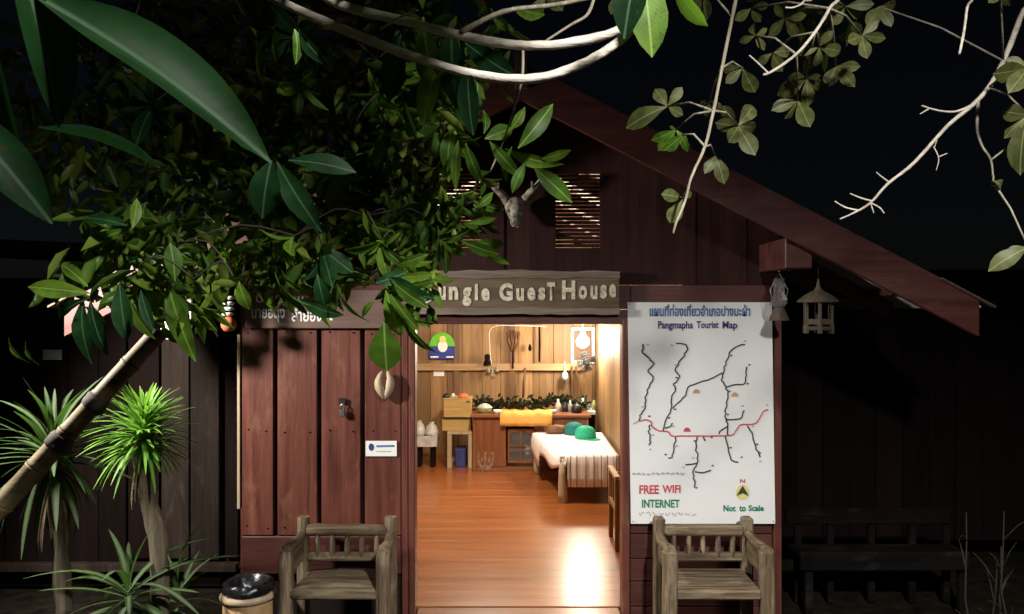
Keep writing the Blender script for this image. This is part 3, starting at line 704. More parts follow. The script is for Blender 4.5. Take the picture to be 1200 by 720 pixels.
# ------------------------------------------------------------------ inside the room
# bulb on the back wall
bc = at(683, 400, 10.45)
lb = thing('light_bulb', bc + Vector((0, .3, 0)), 'glowing bare light bulb in the room above the bed', 'bulb')
MB().lathe(bc + Vector((0, 0, -.09)), [(0, 0), (.04, .008), (.075, .04), (.088, .085), (.075, .13), (.04, .17), (.028, .2)], 16).build('bulb', 'bulb_glow', lb)
MB().lathe(bc + Vector((0, 0, .105)), [(.03, 0), (.034, .01), (.034, .07), (.0, .075)], 12).build('socket', 'white_paint', lb)
MB().tube([bc + Vector((0, 0, .18)), bc + Vector((0, .1, .26)), Vector((bc.x, YBK - .01, bc.z + .28))], .012, 6).build('bracket', 'white_paint', lb)
L = bpy.data.lights.new('bulb_light', 'POINT'); L.energy = BULB_W; L.color = (1, .86, .66); L.shadow_soft_size = .1
lo = bpy.data.objects.new('bulb_light', L); COL.objects.link(lo); lo.location = Vector((bc.x - .02, bc.y - .22, bc.z)) - lb.location; lo.parent = lb
pc_ = Vector((-.25, 8.1, 2.42))
pe = thing('pendant_lamp', pc_, 'hanging lamp under the roof ridge inside the room', 'lamp')
MB().lathe(pc_, [(0, -.03), (.04, -.015), (.05, .03), (.03, .08), (.02, .10)], 12).build('bulb', 'bulb_glow', pe)
MB().lathe(pc_, [(.024, .10), (.03, .14), (0, .15)], 10).build('socket', 'white_paint', pe)
MB().tube([pc_ + Vector((0, 0, .14)), Vector((pc_.x, pc_.y, 3.38))], .005, 5).build('cord', 'dark_metal', pe)
L = bpy.data.lights.new('pendant_light', 'POINT'); L.energy = PENDANT_W; L.color = (1, .88, .70); L.shadow_soft_size = .08
lo = bpy.data.objects.new('pendant_light', L); COL.objects.link(lo); lo.location = (0, 0, -.13); lo.parent = pe
# white frame behind the bulb
wf = thing('picture_frame', at(686, 430, YBK - .03), 'white rectangular frame on the back wall behind the light bulb', 'frame')
a = at(669, 384, YBK - .03); d = at(697, 426, YBK - .03)
for (p, q) in (((a.x, a.z), (d.x, a.z - .04)), ((a.x, d.z), (d.x, d.z + .04)), ((a.x, d.z + .042), (a.x + .04, a.z - .042)), ((d.x - .04, d.z + .042), (d.x, a.z - .042))):
    MB().box((p[0], YBK - .04, p[1]), (q[0], YBK - .002, q[1]), .003).build('frame_bar', 'white_paint', wf)
MB().box((a.x + .04, YBK - .015, d.z + .04), (d.x - .04, YBK - .003, a.z - .04), .002).build('panel', 'stud_wood', wf)
# fan
fc = at(687, 424, 10.55)
fan = thing('wall_fan', fc, 'dark round wall fan just below the light bulb', 'fan')
for rr in (.035, .07, .105, .135):
    MB().tube([fc + Vector((math.cos(i * math.pi / 9) * rr, -.07 + .05 * (rr / .135) ** 2, math.sin(i * math.pi / 9) * rr)) for i in range(19)], .004, 4, cap=False).build('cage_ring', 'dark_metal', fan)
for j in range(12):
    a = j * math.pi / 6; MB().tube([fc + Vector((0, -.07, 0)), fc + Vector((math.cos(a) * .135, -.02, math.sin(a) * .135))], .003, 4).build('cage_wire', 'dark_metal', fan)
for j in range(4):
    a = j * math.pi / 2 + .3; u = Vector((math.cos(a), 0, math.sin(a))); w = Vector((-math.sin(a), 0, math.cos(a)))
    MB().add([fc + u * .02 - w * .02, fc + u * .125 - w * .05 + Vector((0, .02, 0)), fc + u * .125 + w * .05 - Vector((0, .02, 0)), fc + u * .02 + w * .02], [(0, 1, 2, 3)]).build('blade', 'dark_metal', fan)
MB().lathe(fc + Vector((0, .0, -.05)), [(0, 0), (.045, .01), (.05, .05), (.045, .09), (0, .1)], 10).build('motor', 'dark_metal', fan)
MB().tube([fc + Vector((0, .02, 0)), fc + Vector((.0, .2, -.1)), fc + Vector((0, YBK - fc.y - .01, -.1))], .02, 7).build('arm', 'white_paint', fan)
# half-round green and blue sign
Yr = YBK - .06
hs_ = thing('wall_sign', at(518, 421, Yr), 'green and blue arched sign on the back wall at left', 'sign')
xa, xb = X_(503, Yr), X_(533, Yr); zb_, zm, zt = Z_(421, Yr), Z_(406, Yr), Z_(390, Yr); xm = (xa + xb) / 2
arc = [(xm + (xb - xa) / 2 * math.cos(math.pi * i / 12), zm + (zt - zm) * math.sin(math.pi * i / 12)) for i in range(13)]
MB().prism(arc, Yr, Yr + .02).build('sky_panel', 'lime_sign', hs_)
MB().box((xa, Yr, zb_), (xb, Yr + .02, zm), .002).build('lower_panel', 'blue_sign', hs_)
MB().disc((xm + .01, zm + .0), .07, Yr - .004, 12, .085).build('emblem', 'paper', hs_)
MB().disc((xm + .01, zm + .10), .05, Yr - .006, 8).build('tree_emblem', 'ink_yellow', hs_)
MB().ribbon([(xa + .02, zb_ + .03), (xm - .05, zb_ + .03)], .02, Yr - .004).build('print_line', 'paper', hs_); MB().ribbon([(xm + .06, zb_ + .03), (xb - .02, zb_ + .03)], .02, Yr - .004).build('print_line', 'paper', hs_)
pn = MB().box(at(508, 441, YBK - .01), at(520.5, 433.5, YBK - .01) + Vector((0, .006, 0)), .001).build('paper_notice', 'paper'); tag(pn, 'small white paper below the arched sign on the back wall', 'notice')
# things hung on the back wall
Yw = YBK - .09
c = at(601, 428, Yw); br = thing('hanging_whisk', c, 'dark twig whisk broom hung at the middle of the back wall', 'broom')
MB().tube([c + Vector((0, 0, -.05)), c + Vector((0, 0, .22))], .014, 6).build('handle', 'dark_wood', br)
for j in range(9):
    s_ = (j - 4) / 4
    MB().tube([c + Vector((s_ * .015, 0, .2)), c + Vector((s_ * .08, rnd(-.02, .02), .34)), c + Vector((s_ * .095, rnd(-.03, .02), .5 - abs(s_) * .03))], [.012, .014, .008], 5).build('bristle', 'stud_wood', br)
c = at(632, 424, Yw); o = MB().tube([c, c + Vector((.004, 0, .25)), c + Vector((.0, 0, .5))], [.012, .016, .013], 7, .2).build('hanging_stick', 'dark_wood'); tag(o, 'thin dark stick hanging upright on the back wall', 'stick')
c = at(613, 466, Yw); o = MB().tube([c, c + Vector((.01, 0, .2)), c + Vector((.03, 0, .42))], [.014, .018, .012], 7, .3).build('hanging_strap', 'stud_wood'); tag(o, 'brown leather strap hanging below the wall rail', 'strap')
c = at(621, 412, Yw); o = MB().lathe(c, [(0, 0), (.02, .015), (.026, .05), (.015, .085), (.01, .1), (0, .11)], 10).build('hanging_gourd', 'dark_wood'); tag(o, 'small dark gourd hung right of the whisk broom', 'gourd')
for j, (px, py) in enumerate(((572, 437), (577, 441), (582, 436))):
    c = at(px, py, Yw - .02); o = MB().lathe(c, [(0, .0), (.032, 0), (.03, .02), (.02, .06), (.006, .08), (.004, .12), (0, .12)], 10).build('small_bell', 'bone' if j == 1 else 'horn'); tag(o, ['leftmost small bell hanging from the wall rail', 'middle small bell, palest and lowest, on the wall rail', 'rightmost of three small bells on the wall rail'][j], 'bell', 'bells on the wall rail')
c = at(571, 428, Yw); o = MB().lathe(c, [(0, 0), (.06, .0), (.05, .05), (.03, .07), (.045, .11), (.03, .15), (.0, .16)], 9).build('carved_figure', 'dark_wood'); tag(o, 'small dark carved figure standing on the wall rail', 'figure')
P = [at(576, 428, Yw), at(574, 405, Yw), at(577, 384, Yw), at(610, 382, Yw), at(640, 383, Yw)]
o = MB().tube(smoothpath(P, 4), .006, 5).build('white_cable', 'white_paint'); tag(o, 'thin white cable running up the back wall', 'cable')
c = at(662, 446, Yw - .04); bt = thing('hanging_bottle', c, 'pale green bottle hung at the right of the wall rail', 'bottle')
MB().lathe(c, [(0, 0), (.045, .004), (.05, .05), (.04, .10), (.018, .13), (.016, .16), (0, .162)], 12).build('bottle', 'plate_grey', bt)
MB().tube([c + Vector((0, 0, .16)), c + Vector((0, .04, .27))], .004, 4).build('cord', 'white_paint', bt)
for px, dx in ((666, .02), (676, -.04)):
    a = at(px + 4, 512, Yw - .02); o = MB().bar(a + Vector((.03, 0, 0)), a + Vector((dx - .02, 0, 1.0)), .025, .03).build('leaning_pole', 'stud_wood'); tag(o, 'dark pole leaning on the back wall ' + ('left' if px == 666 else 'right') + ' of the fan stand', 'pole', 'poles leaning on the back wall')
# desk / counter
YD = 9.96
dk = thing('desk', (X_(605, YD), YD + .3, 0), 'brown wooden cabinet desk with arched glass door at the back', 'desk')
xa, xb = X_(554, YD), X_(690, YD); zt = Z_(486, YD)
box('side_panel', 'desk_wood', dk, (xa, YD + .02, 0), (xa + .04, YD + .6, zt - .04), .004)
box('side_panel', 'desk_wood', dk, (xb - .04, YD + .02, 0), (xb, YD + .6, zt - .04), .004)
box('desk_top', 'desk_wood_x', dk, (xa - .03, YD - .03, zt - .038), (xb + .03, YD + .64, zt), .006)
box('front_panel', 'desk_wood', dk, (xa + .042, YD + .02, .06), (X_(593, YD), YD + .05, zt - .04), .004)
box('plinth', 'desk_wood_x', dk, (xa + .042, YD + .03, 0), (xb - .042, YD + .06, .058), .004)
x1, x2 = X_(595, YD), X_(626, YD); z1, z2 = Z_(543, YD), Z_(503, YD)
box('front_panel', 'desk_wood', dk, (x2 + .002, YD + .02, .06), (xb - .042, YD + .05, zt - .04), .004)
box('front_panel', 'desk_wood_x', dk, (X_(593, YD) + .002, YD + .02, z2 + .03), (x2, YD + .05, zt - .04), .004)
dr = part('cabinet_door', dk)
fx = .028
for p, q in (((x1, z1), (x1 + fx, z2)), ((x2 - fx, z1), (x2, z2)), ((x1 + fx, z1), (x2 - fx, z1 + fx)), (((x1 + x2) / 2 - .009, z1 + fx), ((x1 + x2) / 2 + .009, z2 - fx)), ((x1 + fx, lerp(z1, z2, .48)), (x2 - fx, lerp(z1, z2, .48) + .014))):
    box('door_frame', 'desk_wood', dr, (p[0], YD + .012, p[1]), (q[0], YD + .04, q[1]), .002)
n_ = 8; arch = [(lerp(x2 - fx, x1 + fx, i / n_), z2 - .075 + .045 * math.sin(math.pi * i / n_)) for i in range(n_ + 1)]
MB().prism([(x1 + fx, z2), (x2 - fx, z2)][::-1] + [(x1 + fx, z2 - .075)] + arch[::-1][1:-1] + [(x2 - fx, z2 - .075)], YD + .013, YD + .04).build('arch_panel', 'desk_wood_x', dr)
box('pane', 'glass', dr, (x1 + fx, YD + .028, z1 + fx), (x2 - fx, YD + .032, z2 - .03), 0)
box('inner_shelf', 'desk_wood_x', dk, (x1, YD + .1, lerp(z1, z2, .3)), (x2, YD + .5, lerp(z1, z2, .3) + .02))
box('back_panel', 'dark_wood', dk, (xa + .05, YD + .5, .06), (xb - .05, YD + .53, zt - .05))
c = at(619, 533, YD + .2); jr = MB().lathe(c, [(0, 0), (.05, 0), (.055, .04), (.03, .09), (.03, .11), (0, .115)], 12).build('white_jar', 'white_paint'); tag(jr, 'small white jar behind the cabinet door glass', 'jar')
# pale motif strokes on the desk front
c = at(569, 541, YD + .015); y = YD + .017
mo = part('desk_motif', dk)
for s_ in (-1, 1):
    MB().ribbon([(c.x + s_ * w, c.z + h) for w, h in ((.012, -.14), (.05, -.09), (.085, -.02), (.10, .06), (.085, .12))], .035, y).build('stroke', 'motif', mo)
    MB().ribbon([(c.x + s_ * w, c.z + h) for w, h in ((.02, -.06), (.045, 0.0), (.05, .05))], .025, y).build('stroke', 'motif', mo)
MB().ribbon([(c.x, c.z - .15), (c.x, c.z - .05), (c.x - .004, c.z + .06), (c.x, c.z + .13)], .03, y).build('stroke', 'motif', mo)
MB().disc((c.x, c.z - .08), .07, y - .0015, 10, .035).build('stroke', 'motif', mo)
# orange cloth over desk edge
xa2, xb2 = X_(586, YD - .04), X_(647, YD - .04); za = Z_(500, YD - .04)
vs = []; nx = 16; pf = [(YD + .45, zt + .012), (YD + .2, zt + .02), (YD, zt + .025), (YD - .045, zt + .015), (YD - .058, zt - .03), (YD - .055, za + .06), (YD - .052, za)]
for py_, pz_ in pf:
    for i in range(nx + 1):
        w = .007 * math.sin(i * 1.7) + .004 * math.sin(i * .6); vs.append((lerp(xa2, xb2, i / nx), py_ + (w if pz_ < zt else 0) - .006, pz_ + (w if pz_ > zt else 0) + .004))
oc_ = MB().add(vs, [(j * (nx + 1) + i, (j + 1) * (nx + 1) + i, (j + 1) * (nx + 1) + i + 1, j * (nx + 1) + i + 1) for j in range(len(pf) - 1) for i in range(nx)], True).build('orange_cloth', 'orange_cloth')
md = oc_.modifiers.new('thick', 'SOLIDIFY'); md.thickness = .005
tag(oc_, 'bright orange cloth draped over the front of the brown desk', 'cloth')
# leafy garland along the desk back
gl = MB(); r_ = random.Random(4)
for i in range(620):
    p = at(lerp(556, 688, r_.random()), 0, YD + .5); p.z = zt + .02 + abs(r_.gauss(0, .05)) + (.05 if 640 < 600 + p.x / p.y * F < 668 else 0); p.y += r_.uniform(-.12, .1)
    d = Vector((r_.uniform(-1, 1), r_.uniform(-1, .3), r_.uniform(-.3, 1))).normalized(); s_ = d.cross(Vector((r_.random(), r_.random(), .3))).normalized()
    gl.add([p, p + d * .05 + s_ * .02, p + d * .09, p + d * .05 - s_ * .02], [(0, 1, 2, 3)])
o = gl.build('garland', 'garland'); tag(o, 'dark green leafy garland lying along the back of the desk', 'garland')
c = at(568, 486, YD + .2); c.z = zt
bk = thing('basket_house', c, 'small green basket with white peaked lid on the desk', 'basket')
MB().lathe(c, [(0, 0), (.085, 0), (.095, .06), (.09, .065), (0, .06)], 12).build('basket', 'basket', bk)
MB().lathe(c, [(.10, .062), (.105, .07), (.06, .105), (.02, .12), (0, .122)], 12).build('lid', 'white_bag', bk)
for j, (px, h, rr) in enumerate(((654, .17, .035), (662, .12, .04), (668, .15, .03))):
    c = at(px, 486, YD + .28); c.z = zt; o = MB().lathe(c, [(0, 0), (rr, 0), (rr, h * .6), (rr * .45, h * .78), (rr * .4, h), (0, h)], 12).build('jar', ['white_bag', 'dark_metal', 'plate_grey'][j]); tag(o, ['tall whitish bottle among the garland on the desk', 'squat black jar among the garland on the desk', 'slim grey jar at the right end of the desk'][j], 'jar')
c = at(651, 500, 9.75); c.z = .53; q = MB(); vs = []; n_ = 14; pr = [(0, 0), (.10, .005), (.125, .04), (.10, .085), (.05, .105), (0, .11)]
for i, (r0, z0) in enumerate(pr):
    for k in range(n_):
        aa = 2 * math.pi * k / n_; w_ = noise.noise(Vector((math.cos(aa) * 2, math.sin(aa) * 2, i * .8))); vs.append(c + Vector((math.cos(aa) * r0 * (1.2 + .35 * w_), math.sin(aa) * r0 * .6, z0 + .02 * w_ * (i > 1))))
o = q.add(vs, [(i * n_ + k, i * n_ + (k + 1) % n_, (i + 1) * n_ + (k + 1) % n_, (i + 1) * n_ + k) for i in range(len(pr) - 1) for k in range(n_)], True).build('cloth_bundle', 'stud_wood'); tag(o, 'crumpled brown bundle at the head of the bed left of the caps', 'bundle')
c = at(676, 486, YD + .2); c.z = zt; o = MB().lathe(c, [(0, 0), (.06, 0), (.075, .03), (.07, .08), (.04, .11), (.015, .115), (.012, .135), (0, .137)], 14).build('kettle', 'dark_metal'); tag(o, 'dark round pot at the right end of the desk', 'pot')
for j, (px, wd, mt) in enumerate(((583, .06, 'white_paint'), (648, .05, 'white_bag'))):
    c = at(px, 486, YD + .12); c.z = zt; o = MB().lathe(c, [(0, 0), (wd * .6, 0), (wd, .045), (wd * .93, .045), (wd * .5, .012), (0, .012)], 14).build('bowl', mt); tag(o, ['white bowl left of the orange cloth on the desk', 'pale bowl right of the orange cloth on the desk'][j], 'bowl')
# stack of boxes on a low table, left
Yt = 10.15
lt = thing('low_table', at(540, 532, Yt), 'low pale table carrying the cardboard boxes at back left', 'table')
xa3, xb3 = X_(524, Yt), X_(554, Yt); ztt = Z_(506, Yt)
box('table_top', 'pale_wood', lt, (xa3, Yt, ztt - .04), (xb3, Yt + .5, ztt), .004)
for xx in (xa3, xb3 - .06):
    for yy in (Yt, Yt + .44): box('leg', 'pale_wood', lt, (xx, yy, 0), (xx + .06, yy + .06, ztt - .042), .004)
o = box('dark_crate', 'ink_navy', None, (xa3 + .1, Yt + .1, .0), (xb3 - .1, Yt + .4, .24), .01); tag(o, 'dark blue box on the floor under the low table', 'box')
def carton(px0, px1, py0, py1, Y, lab, dark=True):
    a = at(px0, py1, Y); b_ = at(px1, py0, Y); t = thing('cardboard_box', (lerp(a.x, b_.x, .5), Y + .17, a.z), lab, 'box', 'cartons on the low table')
    box('carton', 'cardboard', t, a, (b_.x, Y + .34, b_.z - .004), .006)
    box('flap', 'cardboard', t, (a.x - .004, Y - .005, b_.z - .003), (b_.x + .004, Y + .17, b_.z + .003), .001); box('flap', 'cardboard', t, (a.x - .004, Y + .174, b_.z - .003), (b_.x + .004, Y + .345, b_.z + .003), .001)
    if dark: box('tape', 'ink_black', t, (b_.x - .07, Y - .004, b_.z - .05), (b_.x - .02, Y + .001, b_.z - .03), .0)
carton(518, 552, 492.5, 505.5, Yt + .02, 'flat tan cardboard box, lower of the two on the low table', False)
carton(520, 552.5, 467.5, 489.5, Yt + .04, 'yellow cardboard box stacked on top of the flat box')
o = box('dark_tray', 'dark_metal', None, at(519, 492, Yt + .03), at(552, 490, Yt + .03) + Vector((0, .3, 0))); tag(o, 'dark tray between the two cardboard boxes', 'tray')
for j, (px, w) in enumerate(((523, .05), (531, .03), (543, .07))):
    c = at(px, 466.5, Yt + .15); o = MB().lathe(c, [(0, 0), (w, .005), (w * 1.1, .03), (w * .5, .06), (0, .065)], 10).build('bundle', ['dark_metal', 'white_bag', 'red_paper'][j]); tag(o, ['dark bundle on the left of the yellow box top', 'small white bundle on the yellow box top', 'reddish bundle on the right of the yellow box top'][j], 'bundle')
# bags and crate at far left
cr = thing('white_crate', at(500, 525, 10.2), 'whitish crate on the floor at the far left of the room', 'crate')
a = at(484, 524, 10.2); b_ = at(512, 512, 10.2); box('crate_side', 'white_bag', cr, a, (b_.x, 10.24, b_.z)); box('crate_side', 'white_bag', cr, (a.x, 10.5, a.z), (b_.x, 10.54, b_.z))
box('crate_end', 'white_bag', cr, (a.x, 10.242, a.z), (a.x + .03, 10.498, b_.z)); box('crate_end', 'white_bag', cr, (b_.x - .03, 10.242, a.z), (b_.x, 10.498, b_.z)); box('crate_bottom', 'white_bag', cr, (a.x + .032, 10.242, a.z), (b_.x - .032, 10.498, a.z + .02))
for px in (488, 504): box('foot', 'dark_wood', cr, (X_(px, 10.25), 10.25, 0), (X_(px, 10.25) + .06, 10.45, a.z - .001))
for j, (px, py, w, h) in enumerate(((492, 511, .07, .24), (506, 511, .085, .22))):
    c = at(px, py, 10.35); c.z = Z_(516, 10.2); q = MB(); vs = []; n_ = 12; pr = [(0, 0), (w, .01), (w * 1.15, h * .35), (w * .8, h * .75), (w * .35, h * .92), (w * .4, h), (0, h)]
    for i, (r0, z0) in enumerate(pr):
        for k in range(n_):
            aa = 2 * math.pi * k / n_; vs.append(c + Vector((math.cos(aa) * r0, math.sin(aa) * r0, z0)) * 1.0 + Vector((1, 1, .6)) * .02 * noise.noise(Vector((math.cos(aa) * 2 + j * 5, math.sin(aa) * 2, i))))
    o = q.add(vs, [(i * n_ + k, i * n_ + (k + 1) % n_, (i + 1) * n_ + (k + 1) % n_, (i + 1) * n_ + k) for i in range(len(pr) - 1) for k in range(n_)], True).build('plastic_bag', 'white_bag'); tag(o, ['crumpled white bag beside the left door post', 'fuller whitish bag nearer the cardboard boxes'][j], 'bag', 'white bags in the crate')
# side table with bits, back right corner
Yq = 10.35
qt = thing('corner_shelf', at(690, 500, Yq), 'small dark corner stand with pale top behind the caps', 'stand')
xa4, xb4, zq = X_(680, Yq), X_(698, Yq), Z_(482, Yq)
box('top', 'white_bag', qt, (xa4, Yq, zq - .05), (xb4, Yq + .4, zq), .004); box('body', 'dark_wood', qt, (xa4 + .01, Yq + .02, 0), (xb4 - .01, Yq + .38, zq - .052), .004)
for j, (px, w, h, mt, lab) in enumerate(((681, .03, .16, 'white_bag', 'tall white bottle on the corner stand'), (687, .035, .11, 'plate_grey', 'grey cup on the corner stand'), (694, .03, .13, 'basket', 'small green pot on the corner stand'))):
    c = at(px + 2, 482, Yq + .12); c.z = zq + .001; o = MB().lathe(c, [(0, 0), (w, 0), (w * 1.1, h * .6), (w * .6, h * .8), (w * .6, h), (0, h)], 10).build('bottle', mt); tag(o, lab, 'bottle')
# bed with sheet
bx0, bx1, by0, by1, bzt = .507, 1.15, 8.3, 9.86, .52
bed = thing('wooden_bed', (.85, 9.5, 0), 'low wooden bed along the right wall under a white sheet', 'bed')
def skew(x, y): return x - (y - by0) * .155 * (1 - (x - bx0) / (bx1 - bx0))
for x, y in ((bx0 + .045, by0 + .05), (bx1 - .05, by0 + .05), (skew(bx0, by1) + .06, by1 - .06), (bx1 - .05, by1 - .06)):
    MB().lathe((x, y, 0), [(0, 0), (.05, 0), (.052, .1), (.046, .3), (.042, bzt - .03), (0, bzt - .03)], 10).build('leg', 'pale_wood', bed)
box('frame_rail', 'stud_wood', bed, (bx0 + .1, by0 + .03, .3), (bx1 - .1, by0 + .07, .43)); MB().bar((bx0 + .04, by0 + .1, .40), (skew(bx0, by1) + .06, by1 - .1, .40), .04, .12).build('frame_rail', 'stud_wood', bed)
MB().prism([(bx0 + .01, .46), (bx1 - .01, .46), (bx1 - .01, bzt - .012), (bx0 + .01, bzt - .012)], by0 + .01, by1 - .01).build('mattress', 'white_bag', bed)
for v in bpy.data.objects['mattress'].data.vertices:
    w_ = v.co + bed.location
    if w_.x < .6: v.co.x = skew(bx0, w_.y) + .015 - bed.location.x
q = MB(); vs = []; nx, ny = 18, 26
rows = [(by0 - .018, .185), (by0 - .02, .28), (by0 - .016, .41), (by0 - .012, bzt - .02)] + [(lerp(by0, by1, j / ny), bzt) for j in range(ny + 1)]
for j, (y, z) in enumerate(rows):
    for i in range(-3, nx + 1):
        u = max(i, 0) / nx; x = lerp(skew(bx0, y) if y > by0 else bx0 + .10, bx1, u); zz = z + (.004 * noise.noise(Vector((x * 5, y * 5, 0))) if z == bzt else 0); yy = y + (.006 * math.sin(i * 1.9) if z < bzt else 0)
        if z == bzt:
            if i < 0: x -= .012 + .004 * -i; dr_ = .03 + .20 * max(0, noise.noise(Vector((y * 1.6, 3.3, 0))) + .25) + (.14 if y > by1 - .55 else 0); zz = bzt - .01 - dr_ * (-i) / 3
            elif i == 0: zz -= .004
        else:
            if i < 0: x += .002 * i
        vs.append((x, yy, zz))
w = nx + 4
sh = q.add(vs, [(j * w + i, j * w + i + 1, (j + 1) * w + i + 1, (j + 1) * w + i) for j in range(len(rows) - 1) for i in range(w - 1)], True).build('bed_sheet', 'sheet')
me = sh.data; dz = sh.location.z
for v in me.vertices: v.co += sh.location
sh.location = (0, 0, 0)
md = sh.modifiers.new('thick', 'SOLIDIFY'); md.thickness = .006; md.offset = 1
tag(sh, 'white bed sheet with dark stripes hanging over the bed end', 'sheet')
def cap(px, py, Y, mat, lab, rz):
    c = at(px, py, Y); c.z = bzt + .01; t = thing('cap', c, lab, 'cap', 'caps on the bed'); t.rotation_euler.z = rz
    t.location = (0, 0, 0)
    MB().lathe((0, 0, 0), [(.098, 0), (.102, .03), (.095, .07), (.07, .105), (.035, .12), (0, .124)], 18).build('crown', mat, t)
    q = MB(); vs = []
    for i in range(11):
        a = lerp(-1.0, 1.0, i / 10); r2 = .19 - .05 * a * a
        vs += [Vector((math.sin(a) * .1, -math.cos(a) * .1, .008)), Vector((math.sin(a) * r2 * .75, -math.cos(a) * r2, .0 - .012 * a * a))]
    q.add(vs, [(2 * i, 2 * i + 1, 2 * i + 3, 2 * i + 2) for i in range(10)], True); bq = q.build('brim', mat, t); md = bq.modifiers.new('thick', 'SOLIDIFY'); md.thickness = .004
    MB().lathe((0, 0, .122), [(.01, 0), (.008, .006), (0, .008)], 8).build('button', mat, t)
    t.location = c; t.scale = (1.3, 1.3, 1.2)
cap(673, 500, 9.72, 'teal_cloth', 'dark teal cap, left of the two on the bed', 1.1); cap(686, 508, 9.42, 'green_cloth', 'bright green cap lying on the bed', .6)
# wooden chair just inside, right
Yc = 7.05
wc = thing('wooden_chair', (X_(727, Yc), Yc, 0), 'light wooden chair with dark seat just inside the doorway', 'chair')
xa5 = X_(714, Yc)
for x, y, h in ((xa5, Yc + .02, .86), (xa5, Yc - .4, .42), (xa5 + .42, Yc + .02, .86), (xa5 + .42, Yc - .4, .42)):
    hh = h if y > Yc else h
    MB().box((x, y, 0), (x + .04, y + .04, .62 if y > Yc else .62), .005).build('leg', 'tan_wood', wc)
for x in (xa5, xa5 + .42): MB().box((x - .006, Yc - .42, .622), (x + .046, Yc + .08, .65), .005).build('arm', 'tan_wood_x', wc)
MB().box((xa5 + .042, Yc - .4, .34), (xa5 + .418, Yc + .06, .39), .008).build('seat', 'dark_wood', wc)
for x in (xa5 + .003, xa5 + .423):
    MB().box((x, Yc - .358, .33), (x + .034, Yc + .018, .38), .004).build('rail', 'tan_wood', wc)
    for k in range(3): MB().box((x + .008, Yc - .28 + k * .12, .382), (x + .024, Yc - .25 + k * .12, .62), .003).build('spindle', 'tan_wood', wc)
MB().box((xa5 + .042, Yc + .025, .5), (xa5 + .418, Yc + .05, .6), .005).build('backrest', 'tan_wood', wc)

# ------------------------------------------------------------------ dim rail bench on the right, and a bare sapling
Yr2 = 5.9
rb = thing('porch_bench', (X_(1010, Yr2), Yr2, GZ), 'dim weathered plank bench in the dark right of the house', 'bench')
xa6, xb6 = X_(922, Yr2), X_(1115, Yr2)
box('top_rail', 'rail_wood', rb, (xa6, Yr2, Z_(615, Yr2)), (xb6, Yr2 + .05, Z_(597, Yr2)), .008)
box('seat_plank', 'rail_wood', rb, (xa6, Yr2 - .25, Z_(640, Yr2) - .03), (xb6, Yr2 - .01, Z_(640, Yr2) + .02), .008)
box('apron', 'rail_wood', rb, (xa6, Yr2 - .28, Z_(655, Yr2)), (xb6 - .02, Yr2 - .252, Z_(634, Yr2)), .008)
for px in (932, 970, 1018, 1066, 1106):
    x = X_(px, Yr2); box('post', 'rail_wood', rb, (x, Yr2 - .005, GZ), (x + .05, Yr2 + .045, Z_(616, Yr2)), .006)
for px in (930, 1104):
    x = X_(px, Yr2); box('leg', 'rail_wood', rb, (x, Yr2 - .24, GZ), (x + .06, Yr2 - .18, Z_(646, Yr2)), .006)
sp = thing('bare_sapling', (X_(1150, 4.6), 4.6, GZ), 'thin bare twiggy sapling in the dark at lower right', 'sapling')
for px, lean, top in ((1168, .05, 600), (1183, -.06, 640), (1150, .1, 660), (1136, -.03, 600)):
    a = at(px, 0, 4.6); a.z = GZ; b_ = at(px + lean * 200, top, 4.6 + rnd(-.1, .1)); P = [a.lerp(b_, i / 6) + Vector((rnd(-.012, .012), rnd(-.012, .012), 0)) for i in range(7)]
    MB().tube(P, [lerp(.009, .003, i / 6) for i in range(7)], 5).build('stem', 'dark_bark', sp)
    for k in (2, 3, 4, 5):
        d = Vector((rnd(-1, 1), rnd(-.6, .6), rnd(.3, 1))).normalized() * rnd(.1, .22); MB().tube([P[k], P[k] + d * .5 + Vector((0, 0, .02)), P[k] + d], [.004, .003, .0015], 4).build('twig', 'dark_bark', sp)

# ------------------------------------------------------------------ leaves
def leaf_mesh(name, w, bend, fold, e=1.1, nseg=7, sharp=.8, cup=0., wav=0.):
    vs = []; fs = []
    for i in range(nseg + 1):
        t = i / nseg; hw = w * .5 * max(0, math.sin(math.pi * t ** e)) ** sharp
        if i == 0: hw = .008
        if i == nseg: hw = .002
        z = -bend * t * t + .05 * math.sin(math.pi * t)
        wz = wav * math.sin(t * 9)
        vs += [(t, hw, z + fold * hw + wz * hw), (t, 0, z), (t, -hw, z + fold * hw - wz * hw)]
    for i in range(nseg):
        a = 3 * i; fs += [(a, a + 3, a + 4, a + 1), (a + 1, a + 4, a + 5, a + 2)]
    me = bpy.data.meshes.new(name); me.from_pydata(vs, [], fs); me.polygons.foreach_set('use_smooth', [True] * len(fs)); return me
def with_mat(me, mat): 
    m_ = me.copy(); m_.materials.clear(); m_.materials.append(MATS[mat]); return m_
BASES = [leaf_mesh('leaf', .36, .12, .25), leaf_mesh('leaf', .32, .28, .35, wav=.15), leaf_mesh('leaf', .42, .05, .18, 1.25), leaf_mesh('leaf', .28, .4, .4, wav=.2)]
WIDE = [leaf_mesh('leaf', .52, .10, .12, 1.55, sharp=.75), leaf_mesh('leaf', .46, .25, .2, 1.5, sharp=.75), leaf_mesh('leaf', .55, -.05, .1, 1.5, sharp=.75)]
STRAP = [leaf_mesh('strap', .055, .25, .3, .75, 8, .6), leaf_mesh('strap', .05, .55, .3, .75, 8, .6), leaf_mesh('strap', .06, .05, .3, .75, 8, .6)]
LM = {m_: [with_mat(b_, m_) for b_ in BASES] for m_ in ('leaf', 'leaf_dark')}
LM['olive'] = [with_mat(b_, 'leaf_olive') for b_ in WIDE]; LM['wide_green'] = [with_mat(b_, 'leaf') for b_ in WIDE]
